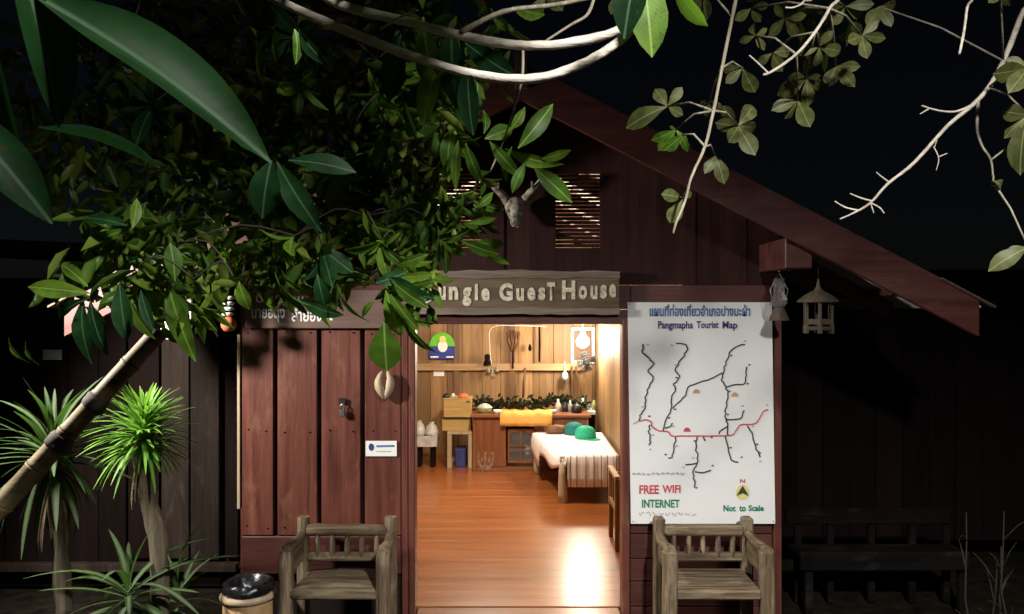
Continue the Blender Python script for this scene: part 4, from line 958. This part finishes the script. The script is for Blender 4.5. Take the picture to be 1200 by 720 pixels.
LM['strap'] = [with_mat(b_, 'strap_leaf') for b_ in STRAP]; LM['strap_shaded'] = [with_mat(b_, 'strap_leaf_shaded') for b_ in STRAP]; LM['strap_dead'] = [with_mat(b_, 'dead_leaf') for b_ in STRAP]
def place_leaf(mesh, base, d, nrm, L, root, wid=1., name='leaf'):
    d = Vector(d).normalized(); nrm = Vector(nrm); y = nrm.cross(d)
    if y.length < 1e-4: y = Vector((0, 1, 0)).cross(d)
    y.normalize(); z = d.cross(y)
    M = Matrix((d, y, z)).transposed().to_4x4(); M = M @ Matrix.Diagonal((L, L * wid, L, 1))
    M.translation = Vector(base) - root.location
    o = bpy.data.objects.new(name, mesh); COL.objects.link(o); o.parent = root; o.matrix_basis = M; return o
def leaf_px(a, b_, Y, root, wid=1., mat='leaf', dY=0., roll=0., k=None):
    """a leaf from its stalk to its tip, in a chosen distance; roll turns the blade away from the viewer"""
    A = at(a[0], a[1], Y); B = at(b_[0], b_[1], Y + dY); d = B - A
    view = (Vector((0, 0, EYE)) - A).normalized(); nrm = Matrix.Rotation(roll, 3, d.normalized()) @ view
    return place_leaf(LM[mat][random.randrange(len(LM[mat])) if k is None else k], A, d, nrm, d.length, root, wid)
count = [0]
def whorl(p, axis, n, L, root, mat='leaf', spread=(.7, 1.3), wid=1., flat=0.):
    axis = Vector(axis).normalized(); u = axis.orthogonal().normalized(); v = axis.cross(u); a0 = rnd(0, 6.3); out = []
    for j in range(n):
        a = a0 + 2 * math.pi * j / n + rnd(-.3, .3); sp_ = rnd(*spread)
        rad = u * math.cos(a) + v * math.sin(a); d = axis * math.cos(sp_) + rad * math.sin(sp_); d.z -= .12
        nrm = axis * .9 - rad * .3 + Vector((rnd(-.4, .4), rnd(-.4, .4), rnd(-.2, .5)))
        out.append(place_leaf(random.choice(LM[mat]), Vector(p) + axis * rnd(-.02, .02), d, nrm, L * rnd(.7, 1.2), root, wid * rnd(.85, 1.15)))
    return out

# ---- big broadleaf tree: trunk left of the frame, limbs over the path
TB = Vector((-3.05, 2.0, GZ))
tree = thing('broadleaf_tree', TB, 'leafy broadleaf tree overhanging the path from the upper left', 'tree')
P = smoothpath([TB, TB + Vector((.05, 0, 1)), TB + Vector((.12, .05, 2.2)), TB + Vector((.3, .1, 3.3)), TB + Vector((.5, .2, 4.4))], 5)
MB().tube(P, [lerp(.19, .09, i / (len(P) - 1)) for i in range(len(P))], 14, .18, seed=4).build('trunk', 'bark', tree)
limbs = [
    [TB + Vector((.25, .08, 3.0)), (-2.0, 2.5, 3.25), (-1.2, 2.7, 3.35), (-.55, 2.6, 3.3), (.1, 2.5, 3.3)],
    [TB + Vector((.25, .08, 3.1)), (-2.2, 2.7, 3.5), (-1.6, 2.95, 3.5), (-1.0, 3.0, 3.42), (-.4, 2.95, 3.4)],
    [TB + Vector((.3, .1, 3.4)), (-1.9, 1.7, 3.35), (-1.1, 1.3, 3.1), (-.75, 1.05, 2.72)],
    [TB + Vector((.45, .18, 4.2)), (-1.6, 2.2, 4.3), (-.6, 2.4, 4.2), (.0, 2.5, 4.05)]]
limb_pts = []
for i, lm in enumerate(limbs):
    P = smoothpath(lm, 6); limb_pts += P
    MB().tube(P, [lerp(.055, .012, k / (len(P) - 1)) for k in range(len(P))], 8, .2, seed=i + 20).build('branch', 'bark', tree)
# the two pale limbs that cross the frame near the lamp
def branch_px(pts, r0, r1, root, mat, name='branch', n=8, wob=.2, start=None):
    P = [at(*p) for p in pts]
    if start is not None: P = [Vector(start)] + P
    P = smoothpath(P, 5); return MB().tube(P, [lerp(r0, r1, k / (len(P) - 1)) for k in range(len(P))], n, wob, seed=int(pts[0][0])).build(name, mat, root)
branch_px([(330, -30, 2.2), (400, 6, 2.15), (480, 26, 2.1), (560, 46, 2.05), (632, 54, 2.0), (700, 44, 1.97), (745, 24, 1.95), (790, -25, 1.93), (815, -70, 1.93)], .0135, .011, tree, 'limb_bark', start=(-1.2, 2.7, 3.35))
branch_px([(345, 10, 2.15), (420, 42, 2.1), (500, 72, 2.05), (560, 88, 2.0), (615, 93, 1.97), (660, 84, 1.95), (705, 63, 1.93), (735, 40, 1.92), (768, 8, 1.92), (800, -40, 1.93)], .013, .011, tree, 'limb_bark', start=(-1.2, 2.7, 3.35))
branch_px([(540, 38, 2.05), (590, 14, 2.06), (650, 6, 2.07), (720, -8, 2.1)], .008, .005, tree, 'bark', 'twig', 6)
branch_px([(613, 60, 2.0), (612, 90, 2.0), (606, 115, 2.05), (600, 135, 2.2), (590, 165, 2.45), (575, 200, 2.5)], .004, .003, tree, 'bark', 'twig', 6)
branch_px([(700, -20, 2.0), (690, 15, 2.0), (668, 30, 2.0), (640, 48, 2.0)], .005, .003, tree, 'bark', 'twig', 6)
branch_px([(445, 35, 2.1), (470, 20, 2.08), (490, 12, 2.06)], .004, .003, tree, 'bark', 'twig', 5)
branch_px([(130, 60, 2.6), (160, 15, 2.6), (165, -20, 2.6)], .004, .003, tree, 'bark', 'twig', 5)
# explicit leaves ------------------------------------------------------
LP = lambda a, b_, Y, wid=1., mat='leaf', dY=0., roll=0., k=None: leaf_px(a, b_, Y, tree, wid, mat, dY, roll, k)
# large leaves close to the camera, upper left
big = with_mat(leaf_mesh('leaf', .30, .03, .62, 1.0, 16, .85, wav=.06), 'leaf_dark')
A = at(38, -6, .80); B = at(320, 187, .88); d = B - A
place_leaf(big, A, d, Vector((.45, -.7, .35)), d.length, tree, .82)
A = at(14, -70, .78); B = at(72, 150, .85); place_leaf(big, A, B - A, Vector((.75, -.6, .1)), (B - A).length, tree, .95)
A = at(-60, 120, .80); B = at(62, 262, .84); place_leaf(big, A, B - A, Vector((.3, -.8, .4)), (B - A).length, tree, 1.1)
A = at(45, 150, .95); B = at(190, 195, 1.0); place_leaf(big, A, B - A, Vector((.1, -.3, .95)), (B - A).length, tree, 1.1)
A = at(-40, -60, .9); B = at(30, 215, .95); place_leaf(big, A, B - A, Vector((-.2, -.97, .2)), (B - A).length, tree, .9)
LP((318, 188), (305, 256), 1.25, 1.5, 'leaf_dark', roll=.3, k=0); LP((338, 188), (417, 200), 1.2, .85, 'leaf_dark', roll=-.6, k=2); LP((350, 34), (376, 78), 1.6, 1.2, 'leaf_dark', roll=.5); LP((345, 34), (352, 72), 1.6, 1.2, 'leaf', roll=-.6)
LP((325, 190), (370, 270), 1.3, 1.0, 'leaf_dark', roll=.2)
# top edge, by the lamp
LP((748, -45), (730, 42), 1.7, 1.25, 'leaf_dark', roll=.2, k=0); LP((752, -40), (765, 66), 1.72, 1.0, 'leaf', roll=-.2, k=2); LP((785, -30), (824, 34), 1.75, .75, 'wide_green', roll=.9, k=0); LP((770, -30), (762, 12), 1.8, 1.6, 'leaf_dark', k=2)
# bright sprig in the middle
for a, b_, w_, r_ in (((607, 174), (651, 121), 1.0, .1), ((568, 163), (603, 149), 1.25, -.2), ((598, 152), (617, 129), 1.5, .3), ((551, 151), (566, 98), .85, .3), ((567, 157), (573, 126), 1.2, .5),
                      ((574, 166), (609, 208), .8, .2), ((592, 174), (653, 203), .85, .5), ((626, 197), (671, 236), 1.15, -.1), ((634, 186), (669, 178), 1.0, .5), ((537, 165), (531, 217), .8, .2), ((546, 168), (563, 214), .7, .4), ((529, 150), (523, 200), 1.1, .2),
                      ((600, 172), (586, 214), .9, .4), ((616, 190), (600, 226), .8, .2), ((556, 235), (592, 252), .9, .3), ((548, 262), (582, 256), .6, .2), ((540, 282), (584, 299), .75, .4), ((558, 287), (598, 312), .6, .2), ((550, 285), (592, 286), .7, .2), ((556, 244), (582, 226), 1.0, .3)):
    LP(a, b_, rnd(2.38, 2.55), w_, 'leaf', rnd(-.04, .06), r_)
# large hanging leaves below the pale limbs
for a, b_, w_, m_, r_ in (((496, 20), (506, 118), 1.15, 'leaf', .2), ((530, 30), (528, 130), 1.25, 'leaf_dark', .3), ((545, 50), (603, 92), 1.2, 'leaf_dark', .3), ((520, 60), (490, 150), .9, 'leaf', .6), ((548, 75), (552, 160), .9, 'leaf_dark', .3), ((470, 40), (455, 120), .9, 'leaf_dark', .2), ((600, 8), (640, 20), 1.1, 'leaf', .3), ((575, 10), (600, 45), 1, 'leaf', .3)):
    LP(a, b_, rnd(2.1, 2.25), w_, m_, .05, r_)
# hanging leaves, left
for a, b_, w_, m_, r_ in (((106, 344), (31, 336), .75, 'leaf', .1), ((103, 336), (67, 302), 1.1, 'leaf', .1), ((149, 268), (95, 291), .75, 'leaf', .1), ((150, 265), (97, 252), .7, 'leaf_dark', .4), ((155, 268), (162, 232), 1, 'leaf', .3), ((104, 350), (45, 375), .7, 'leaf_dark', .3), ((98, 350), (92, 424), 1.0, 'leaf_dark', .5), ((106, 352), (118, 420), .9, 'leaf_dark', .3),
                          ((196, 328), (221, 424), .85, 'leaf', .2), ((205, 330), (200, 285), 1.2, 'leaf', .4), ((140, 330), (148, 400), .8, 'leaf_dark', .3), ((150, 350), (178, 400), .8, 'leaf', .7), ((165, 340), (178, 388), .7, 'leaf_dark', .3), ((10, 395), (22, 430), .7, 'leaf', 1.1), ((30, 400), (34, 430), .7, 'leaf', 1.2),
                          ((450, 378), (453, 436), 1.5, 'leaf', .1), ((322, 318), (345, 368), .45, 'leaf', 1.2), ((396, 334), (421, 384), .4, 'leaf', 1.2), ((330, 316), (349, 348), .6, 'leaf', 1.1), ((352, 320), (362, 342), .7, 'leaf', 1.0), ((455, 348), (478, 372), .9, 'leaf', -.6), ((466, 362), (506, 417), .5, 'leaf', .9), ((470, 370), (500, 412), .5, 'leaf', 1.0),
                          ((372, 322), (380, 362), 1.5, 'leaf_dark', .1), ((440, 332), (476, 321), 1.6, 'leaf_dark', .1), ((280, 330), (290, 366), 1.4, 'leaf', .3), ((350, 350), (400, 376), 1.0, 'leaf_dark', .5), ((470, 345), (500, 352), 1, 'leaf', .3), ((475, 335), (508, 330), .8, 'leaf', .6), ((440, 352), (420, 372), .9, 'leaf', .5), ((478, 372), (512, 385), .6, 'leaf', .7), ((462, 318), (505, 338), 1.0, 'leaf', .3), ((466, 310), (500, 300), .9, 'leaf', .3), ((460, 330), (500, 362), .9, 'leaf', .4), ((465, 340), (508, 350), .8, 'leaf_dark', .2), ((455, 325), (492, 350), 1.2, 'leaf_dark', .2), ((470, 325), (508, 322), .8, 'leaf', .4), ((452, 340), (470, 395), .9, 'leaf', .3), ((458, 345), (490, 390), .8, 'leaf', .4)):
    LP(a, b_, rnd(2.15, 2.4), w_, m_, rnd(-.05, .05), r_)
# sprays of leaves filling the crown in view
sprays = []
rs = random.Random(21)
for i in range(17): sprays.append((rs.uniform(405, 560), rs.uniform(70, 250), rs.uniform(2.5, 3.1), .115))
for i in range(9): sprays.append((rs.uniform(410, 515), rs.uniform(240, 320), rs.uniform(2.4, 2.9), .115))
for i in range(8): sprays.append((rs.uniform(290, 470), rs.uniform(270, 335), rs.uniform(2.4, 2.9), .12))
for i in range(9): sprays.append((rs.uniform(90, 400), rs.uniform(30, 250), rs.uniform(2.2, 3.0), .14))
for i in range(5): sprays.append((rs.uniform(110, 280), rs.uniform(270, 330), rs.uniform(2.2, 2.6), .13))
pts_ = sorted([(at(a_, b2, c_), L_) for a_, b2, c_, L_ in sprays], key=lambda q: min((q[0] - w_).length for w_ in limb_pts))
net = list(limb_pts)
for p, L in pts_:
    near = min(net, key=lambda q: (q - p).length + (0 if q.z > p.z - .05 else .25)); net.append(p)
    ax = (p - near).normalized() + Vector((rnd(-.6, .6), rnd(-.6, .2), -.35)); ax.normalize()
    nl = len([c for c in tree.children if c.name.startswith('leaf')])
    if nl < 294: whorl(p, ax, min(6, 300 - nl), L, tree, 'leaf' if rs.random() < .75 else 'leaf_dark')
    mid = near.lerp(p, .5) + Vector((rnd(-.04, .04), rnd(-.04, .04), .05))
    MB().tube(smoothpath([near, mid, p], 3), [.004, .004, .0035, .0035, .003, .0025, .002], 4).build('twig', 'dark_bark', tree)
# the uncountable rest of the crown, mostly above the frame; some unseen clumps are added for shade
def leaf_cloud(name, mat, root, centres, seed):
    r_ = random.Random(seed); vs = []; fs = []; tint = []
    for (c, rad, n, L) in centres:
        for i in range(n):
            while True:
                q = Vector((r_.uniform(-1, 1), r_.uniform(-1, 1), r_.uniform(-1, 1)))
                if q.length < 1: break
            p = Vector(c) + Vector((q.x * rad[0], q.y * rad[1], q.z * rad[2]))
            d = Vector((r_.uniform(-1, 1), r_.uniform(-1, 1), r_.uniform(-1.1, .5))).normalized(); nn = Vector((r_.uniform(-.7, .7), r_.uniform(-.7, .7), 1)); y = nn.cross(d).normalized(); z = d.cross(y); l_ = L * r_.uniform(.45, 1.35); w_ = l_ * .17
            k = len(vs); vs += [p, p + d * l_ * .3 + y * w_ * .85 + z * .01, p + d * l_ * .65 + y * w_ * .9 - z * .0, p + d * l_ - z * l_ * .12, p + d * l_ * .65 - y * w_ * .9, p + d * l_ * .3 - y * w_ * .85 + z * .01, p + d * l_ * .35 - z * .012, p + d * l_ * .68 - z * .02]
            fs += [(k, k + 6, k + 1), (k, k + 5, k + 6), (k + 1, k + 6, k + 7, k + 2), (k + 6, k + 5, k + 4, k + 7), (k + 2, k + 7, k + 3), (k + 7, k + 4, k + 3)]; tint += [r_.random()] * 8
    me = bpy.data.meshes.new(name); off = root.location; me.from_pydata([v - off for v in vs], [], fs); me.polygons.foreach_set('use_smooth', [True] * len(fs))
    at_ = me.attributes.new('tint', 'FLOAT', 'POINT'); at_.data.foreach_set('value', tint)
    me.materials.append(MATS[mat]); o = bpy.data.objects.new(name, me); COL.objects.link(o); o.parent = root; o['kind'] = 'stuff'; return o
def pc(px, py, Y, rpx, rY, n, L): r0 = rpx * Y / F; return (at(px, py, Y), (r0, rY, r0), n, L)
crown_and_shade = [pc(250, 60, 3.2, 150, .4, 420, .14), pc(400, 40, 3.1, 130, .35, 380, .13), pc(250, 200, 3.2, 140, .35, 330, .13), pc(460, 150, 3.1, 80, .3, 330, .11), pc(470, 270, 2.8, 55, .2, 170, .10), pc(360, 300, 2.7, 60, .2, 150, .11), pc(170, 300, 2.6, 60, .2, 90, .12), pc(520, 60, 3.0, 80, .3, 160, .12),
          ((-.75, 1.9, 3.65), (.75, .6, .35), 300, .15), ((-1.9, 2.2, 3.5), (.9, .9, .5), 420, .16), ((-1.4, 2.4, 4.5), (1.5, 1.2, .6), 700, .17), ((-2.9, 2.0, 4.6), (1.2, 1.2, .8), 500, .17), ((-.35, 2.1, 3.25), (.3, .35, .18), 130, .13), ((-.45, 1.25, 3.45), (.5, .4, .2), 200, .14), ((.10, 1.3, 3.22), (.2, .2, .08), 190, .11), ((.30, .25, 3.2), (.3, .3, .15), 45, .14), ((.0, .25, 3.05), (.3, .25, .12), 50, .14), pc(535, 250, 2.75, 28, .1, 60, .09),  # some of these sit out of view only to shade limbs and near leaves
          pc(250, 260, 2.9, 90, .25, 200, .12), pc(330, 190, 3.0, 80, .25, 230, .12), pc(120, 320, 2.5, 70, .15, 70, .11), pc(200, 330, 2.5, 60, .15, 70, .10), pc(480, 335, 2.6, 32, .1, 60, .09), pc(120, 130, 3.0, 130, .3, 260, .13), pc(430, 230, 2.9, 60, .2, 200, .10), pc(490, 120, 2.7, 60, .2, 110, .12)]
leaf_cloud('crown', 'leaf_mass', tree, crown_and_shade, 5)

# ---- second tree: trunk right of the frame, lit twigs and olive rosettes
T2 = Vector((3.9, 2.6, GZ))
tr2 = thing('olive_leaf_tree', T2, 'tree with olive leaf rosettes and bare pale twigs at the upper right', 'tree')
P = smoothpath([T2, T2 + Vector((-.05, 0, 1.2)), T2 + Vector((-.15, .02, 2.6)), T2 + Vector((-.4, .0, 3.8)), T2 + Vector((-.7, -.05, 4.8))], 5)
MB().tube(P, [lerp(.14, .06, i / (len(P) - 1)) for i in range(len(P))], 12, .18, seed=7).build('trunk', 'bark', tr2)
l2 = [T2 + Vector((-.3, .01, 3.4)), (2.8, 2.6, 3.75), (2.0, 2.5, 3.75), (1.2, 2.45, 3.6), (.6, 2.4, 3.5)]
P2 = smoothpath(l2, 6); MB().tube(P2, [lerp(.05, .012, k / (len(P2) - 1)) for k in range(len(P2))], 8, .2, seed=31).build('branch', 'bark', tr2)
def join(px, py, Y): 
    p = at(px, py, Y); return min(P2, key=lambda q: abs(q.x - p.x))
def twig(pts, r0, r1, mat='pale_bark', st=False, name='twig'): return branch_px(pts, r0 * .68, r1 * .68, tr2, mat, name, 6, .3, start=join(*pts[0]) if st else None)
twig([(866, -30, 2.4), (858, 20, 2.4), (846, 80, 2.4), (836, 130, 2.4), (826, 172, 2.4), (810, 208, 2.4), (803, 235, 2.4), (792, 262, 2.4), (789, 274, 2.4)], .010, .005, 'bark', True)
twig([(985, -25, 2.3), (972, 10, 2.3), (955, 38, 2.3), (933, 64, 2.3), (905, 84, 2.3), (894, 88, 2.3)], .009, .006, st=True)
twig([(900, 86, 2.3), (889, 75, 2.3), (878, 65, 2.3)], .005, .003)
twig([(1215, -25, 2.6), (1196, 20, 2.6), (1176, 72, 2.6), (1158, 103, 2.6), (1140, 123, 2.6), (1110, 148, 2.6), (1072, 190, 2.6), (1040, 216, 2.6), (1020, 238, 2.6), (1000, 250, 2.6), (984, 257, 2.6)], .017, .004, st=True)
twig([(1138, 124, 2.6), (1120, 131, 2.6), (1100, 130, 2.6), (1080, 124, 2.6)], .007, .004); twig([(1088, 128, 2.6), (1078, 134, 2.6)], .004, .003)
twig([(1146, 118, 2.6), (1145, 150, 2.6), (1150, 170, 2.6), (1161, 188, 2.6), (1164, 214, 2.6)], .008, .005, 'bark')
twig([(1042, 214, 2.6), (1030, 205, 2.6), (1027, 202, 2.6)], .004, .003); twig([(1022, 236, 2.6), (1008, 232, 2.6), (996, 227, 2.6)], .005, .003); twig([(1006, 247, 2.6), (990, 243, 2.6), (978, 236, 2.6)], .005, .003); twig([(1020, 238, 2.6), (1030, 243, 2.6), (1036, 250, 2.6)], .004, .003); twig([(1020, 238, 2.6), (1024, 250, 2.6)], .004, .003)
twig([(1138, -30, 2.2), (1133, 10, 2.2), (1129, 40, 2.2), (1124, 64, 2.2)], .007, .005, st=True)
twig([(950, -20, 2.2), (942, 2, 2.2), (930, 9, 2.2), (920, 9, 2.2)], .005, .004, st=True)
twig([(1094, 172, 2.6), (1100, 186, 2.6), (1097, 200, 2.6)], .003, .002); twig([(1100, 184, 2.6), (1110, 180, 2.6)], .003, .002); twig([(1110, 149, 2.6), (1100, 160, 2.6), (1095, 173, 2.6)], .003, .002)
def LQ(a, b_, Y=2.45, wid=1., mat='olive', dY=0., roll=0., k=None): return leaf_px(a, b_, Y, tr2, wid, mat, dY, roll, k)
ros = [((865, 148), [(845, 125), (885, 122), (853, 168), (885, 183), (840, 145), (890, 150)], 'olive'), ((945, 92), [(912, 112), (946, 125), (972, 105), (925, 92), (962, 88)], 'olive'), ((870, 80), [(850, 98), (885, 108), (846, 82)], 'olive'),
       ((1010, 42), [(1016, 68), (1038, 45), (992, 50), (1028, 25), (1000, 25)], 'olive'), ((960, 55), [(958, 80), (985, 60), (940, 62), (975, 36)], 'olive'), ((920, 22), [(900, 42), (935, 44), (908, 8), (945, 18)], 'olive'), ((885, 42), [(866, 50), (896, 58), (878, 26), (900, 34)], 'olive'), ((990, 8), [(975, 30), (1010, 18), (1025, 4), (968, 6)], 'olive'),
       ((822, -8), [(828, 22), (812, 14)], 'olive'), ((782, 125), [(732, 146), (768, 105), (800, 102), (800, 135)], 'olive'), ((792, 152), [(765, 166), (772, 178), (806, 172), (785, 148)], 'wide_green'), ((800, 158), [(805, 178), (778, 176)], 'wide_green'), ((838, 182), [(828, 200), (850, 214)], 'olive'), ((800, 232), [(785, 262), (812, 226), (784, 242), (774, 228)], 'olive'), ((832, 118), [(846, 128), (820, 122), (828, 138)], 'olive'),
       ((1205, 80), [(1162, 86), (1184, 106), (1180, 68)], 'olive'), ((1205, 135), [(1172, 130), (1186, 146), (1178, 160), (1190, 200)], 'olive'), ((1200, 172), [(1186, 196), (1176, 176)], 'olive'), ((1205, 290), [(1162, 312), (1180, 298)], 'olive'), ((1164, 212), [(1180, 220), (1168, 222)], 'olive'), ((1172, -10), [(1182, 8), (1160, 2)], 'olive'), ((1030, 8), [(1045, 30), (1052, 6), (1018, 30)], 'olive'), ((935, 118), [(920, 140), (950, 150), (905, 128)], 'olive'), ((980, 78), [(1000, 100), (970, 100), (1008, 78)], 'olive'), ((905, 62), [(888, 76), (918, 84), (925, 60)], 'olive'), ((880, 10), [(862, 24), (892, 26), (900, 6)], 'olive'), ((640, -5), [(622, 22), (660, 14)], 'olive'), ((725, -8), [(716, 18)], 'olive')]
for c, tips, mt in ros:
    Y = rnd(2.42, 2.7)
    for tp in tips:
        far = 1.0
        LQ(c, tp, Y, rnd(.85, 1.1), mt, rnd(-.05, .04), rnd(-.5, .5))
    if c[1] > -20 and c[0] > 770:
        near = min([q for q in P2] + [at(*q) for q in ((1176, 72, 2.6), (1158, 103, 2.6), (1161, 188, 2.6), (1164, 214, 2.6), (955, 38, 2.3), (933, 64, 2.3), (972, 10, 2.3))], key=lambda q: (q - at(c[0], c[1], Y)).length)
        src = at(846, 80, 2.4) if 770 < c[0] < 880 else near
        if (c[0] < 870): src = min([at(*q) for q in ((858, 20, 2.4), (846, 80, 2.4), (836, 130, 2.4), (826, 172, 2.4), (810, 208, 2.4), (803, 235, 2.4))], key=lambda q: (q - at(c[0], c[1], Y)).length)
        p = at(c[0], c[1], Y); MB().tube([src, src.lerp(p, .5) + Vector((0, 0, .02)), p], [.004, .0035, .003], 5).build('twig', 'bark', tr2)
leaf_cloud('crown', 'leaf_mass', tr2, [((2.6, 2.7, 4.6), (1.2, .9, .5), 500, .14), ((3.6, 2.6, 4.9), (1.0, 1.0, .6), 400, .14), pc(960, 20, 3.4, 60, .2, 60, .10)], 9)

# ------------------------------------------------------------------ palms and undergrowth
def dracaena(name, label, base, top, crown_px, Y, n, L, mats, r0, r1, dead, up=.9, bend=None, elmin=-.75):
    B = at(base[0], base[1], Y); B.z = GZ; T = at(top[0], top[1], Y); C = at(crown_px[0], crown_px[1], Y)
    t = thing(name, B, label, 'plant', 'strap-leaved plants at lower left')
    if r0 > 0:
        mid = bend and at(bend[0], bend[1], Y) or B.lerp(T, .5); P = smoothpath([B, mid, T, C], 5)
        MB().tube(P, [lerp(r0, r1, k / (len(P) - 1)) * (1 + .08 * math.sin(k * 2.1)) for k in range(len(P))], 9, .3, seed=n).build('trunk', 'palm_trunk', t)
    for i in range(n):
        u = (i + .5) / n; el = lerp(1.45, elmin, u ** up) + rnd(-.15, .15); a = i * 2.39996 + rnd(-.2, .2)
        d = Vector((math.cos(a) * math.cos(el), math.sin(a) * math.cos(el), math.sin(el)))
        ms = LM[mats]; place_leaf(ms[random.randrange(3)], C + Vector((0, 0, .06 - u * .10)) + d * .01, d, Vector((0, 0, 1)) + d * .3, L * rnd(.75, 1.15) * (1 - .15 * abs(u - .5)), t, rnd(1.3, 2.1))
    for i in range(dead):
        a = i * 2.39996; d = Vector((math.cos(a) * .22, math.sin(a) * .22, -1)); p = C + Vector((math.cos(a) * .03, math.sin(a) * .03, -.09 - rnd(0, .07)))
        place_leaf(LM['strap_dead'][random.choice((0, 2))], p, d, Vector((math.cos(a), math.sin(a), .2)), L * rnd(.5, .85), t, rnd(.9, 1.5), 'dead_leaf')
    return t
dracaena('dracaena', 'bright green dracaena with bushy crown and leaning bare trunk', (187, 720), (173, 580), (168, 516), 4.35, 230, .275, 'strap', .050, .055, 90, .95, (186, 650), -.35)
dracaena('dracaena', 'darker dracaena at far left behind the bamboo pole', (82, 720), (68, 610), (62, 540), 4.55, 80, .46, 'strap_shaded', .05, .045, 30, .8)
dracaena('dracaena', 'low stemless strap-leaved plant between the two dracaena trunks', (150, 700), (150, 705), (150, 705), 4.2, 34, .52, 'strap_shaded', 0, 0, 0, .55)
dracaena('dracaena', 'sparse arching strap plant beside the rubbish pot', (222, 705), (222, 700), (208, 706), 4.5, 14, .40, 'strap_shaded', 0, 0, 0, .9)
# bamboo pole
a = at(-70, 672, 3.6); b_ = at(188, 388, 3.9)
bp_ = thing('bamboo_pole', a, 'mottled tan bamboo pole with dark bindings slanting at the left edge', 'pole')
a0 = a + (a - b_) * ((a.z - GZ) / (b_.z - a.z))
nseg = 13; r0 = .045
for i in range(nseg):
    p = a0.lerp(b_, i / nseg); q = a0.lerp(b_, (i + 1) / nseg); P = [p.lerp(q, t) for t in (0.0, .03, .08, .5, .92, .97, 1)]
    rr = lerp(.060, .045, i / nseg); MB().tube(P, [rr * 1.02, rr * 1.08, rr, rr * .98, rr, rr * 1.08, rr * 1.02], 12, .06, seed=i).build('culm', 'bamboo', bp_)
for px, py in ((70, 525), (112, 478)):
    t = min((k / 400 for k in range(401)), key=lambda t: abs(600 + a0.lerp(b_, t).x / a0.lerp(b_, t).y * F - px)); c = a0.lerp(b_, t); d = (b_ - a0).normalized()
    MB().tube([c - d * .035, c - d * .015, c + d * .015, c + d * .035], [.054, .061, .061, .054], 12, .3, seed=px).build('binding', 'socket', bp_)

# ------------------------------------------------------------------ lamps outside the frame that light the place
def street_lamp(pos, base, watts, label, aim, cone, col):
    t = thing('street_lamp', (base[0], base[1], GZ), label, 'lamp', 'lamps lighting the path')
    zt_ = pos.z + .22; B = Vector((base[0], base[1], GZ))
    MB().tube([B, B + Vector((0, 0, 1.5)), Vector((base[0], base[1], zt_))], [.05, .045, .04], 10).build('pole', 'dark_metal', t)
    MB().lathe(B, [(0, 0), (.12, 0), (.12, .03), (.06, .06), (.05, .12)], 14).build('base_plate', 'dark_metal', t)
    MB().tube(smoothpath([(base[0], base[1], zt_ - .05), ((base[0] + pos.x) / 2, (base[1] + pos.y) / 2, zt_ + .05), (pos.x, pos.y, zt_ - .02), (pos.x, pos.y, pos.z + .1)], 4), .02, 8).build('arm', 'dark_metal', t)
    MB().lathe(pos, [(.03, .13), (.05, .12), (.10, .08), (.17, .02), (.168, .015), (.09, .07), (.03, .11)], 18).build('shade', 'lamp_shade', t)
    MB().lathe(pos, [(.02, .10), (.045, .06), (.05, .03), (.035, .0), (0, -.01)], 14).build('bulb', 'lamp_glow', t)
    L = bpy.data.lights.new('lamp_light', 'SPOT'); L.energy = watts; L.color = col; L.shadow_soft_size = .14; L.spot_size = R(cone); L.spot_blend = .45
    o = bpy.data.objects.new('lamp_light', L); COL.objects.link(o); o.parent = t; o.location = pos + Vector((0, 0, -.06)) - t.location
    o.rotation_euler = (Vector(aim) - pos).to_track_quat('-Z', 'Y').to_euler()
street_lamp(LAMP_TREE, (2.8, -.9), LAMP_TREE_W, 'grey street lamp on a pole beside the path, out in front of the house', (LAMP_TREE.x, LAMP_TREE.y + .01, 0), 158, (1, .97, .92))
street_lamp(LAMP_SIDE, (-4.3, 3.9), LAMP_SIDE_W, 'grey lamp on a pole left of the guest house', (-1.2, 5.0, .7), 130, (1, .95, .86))
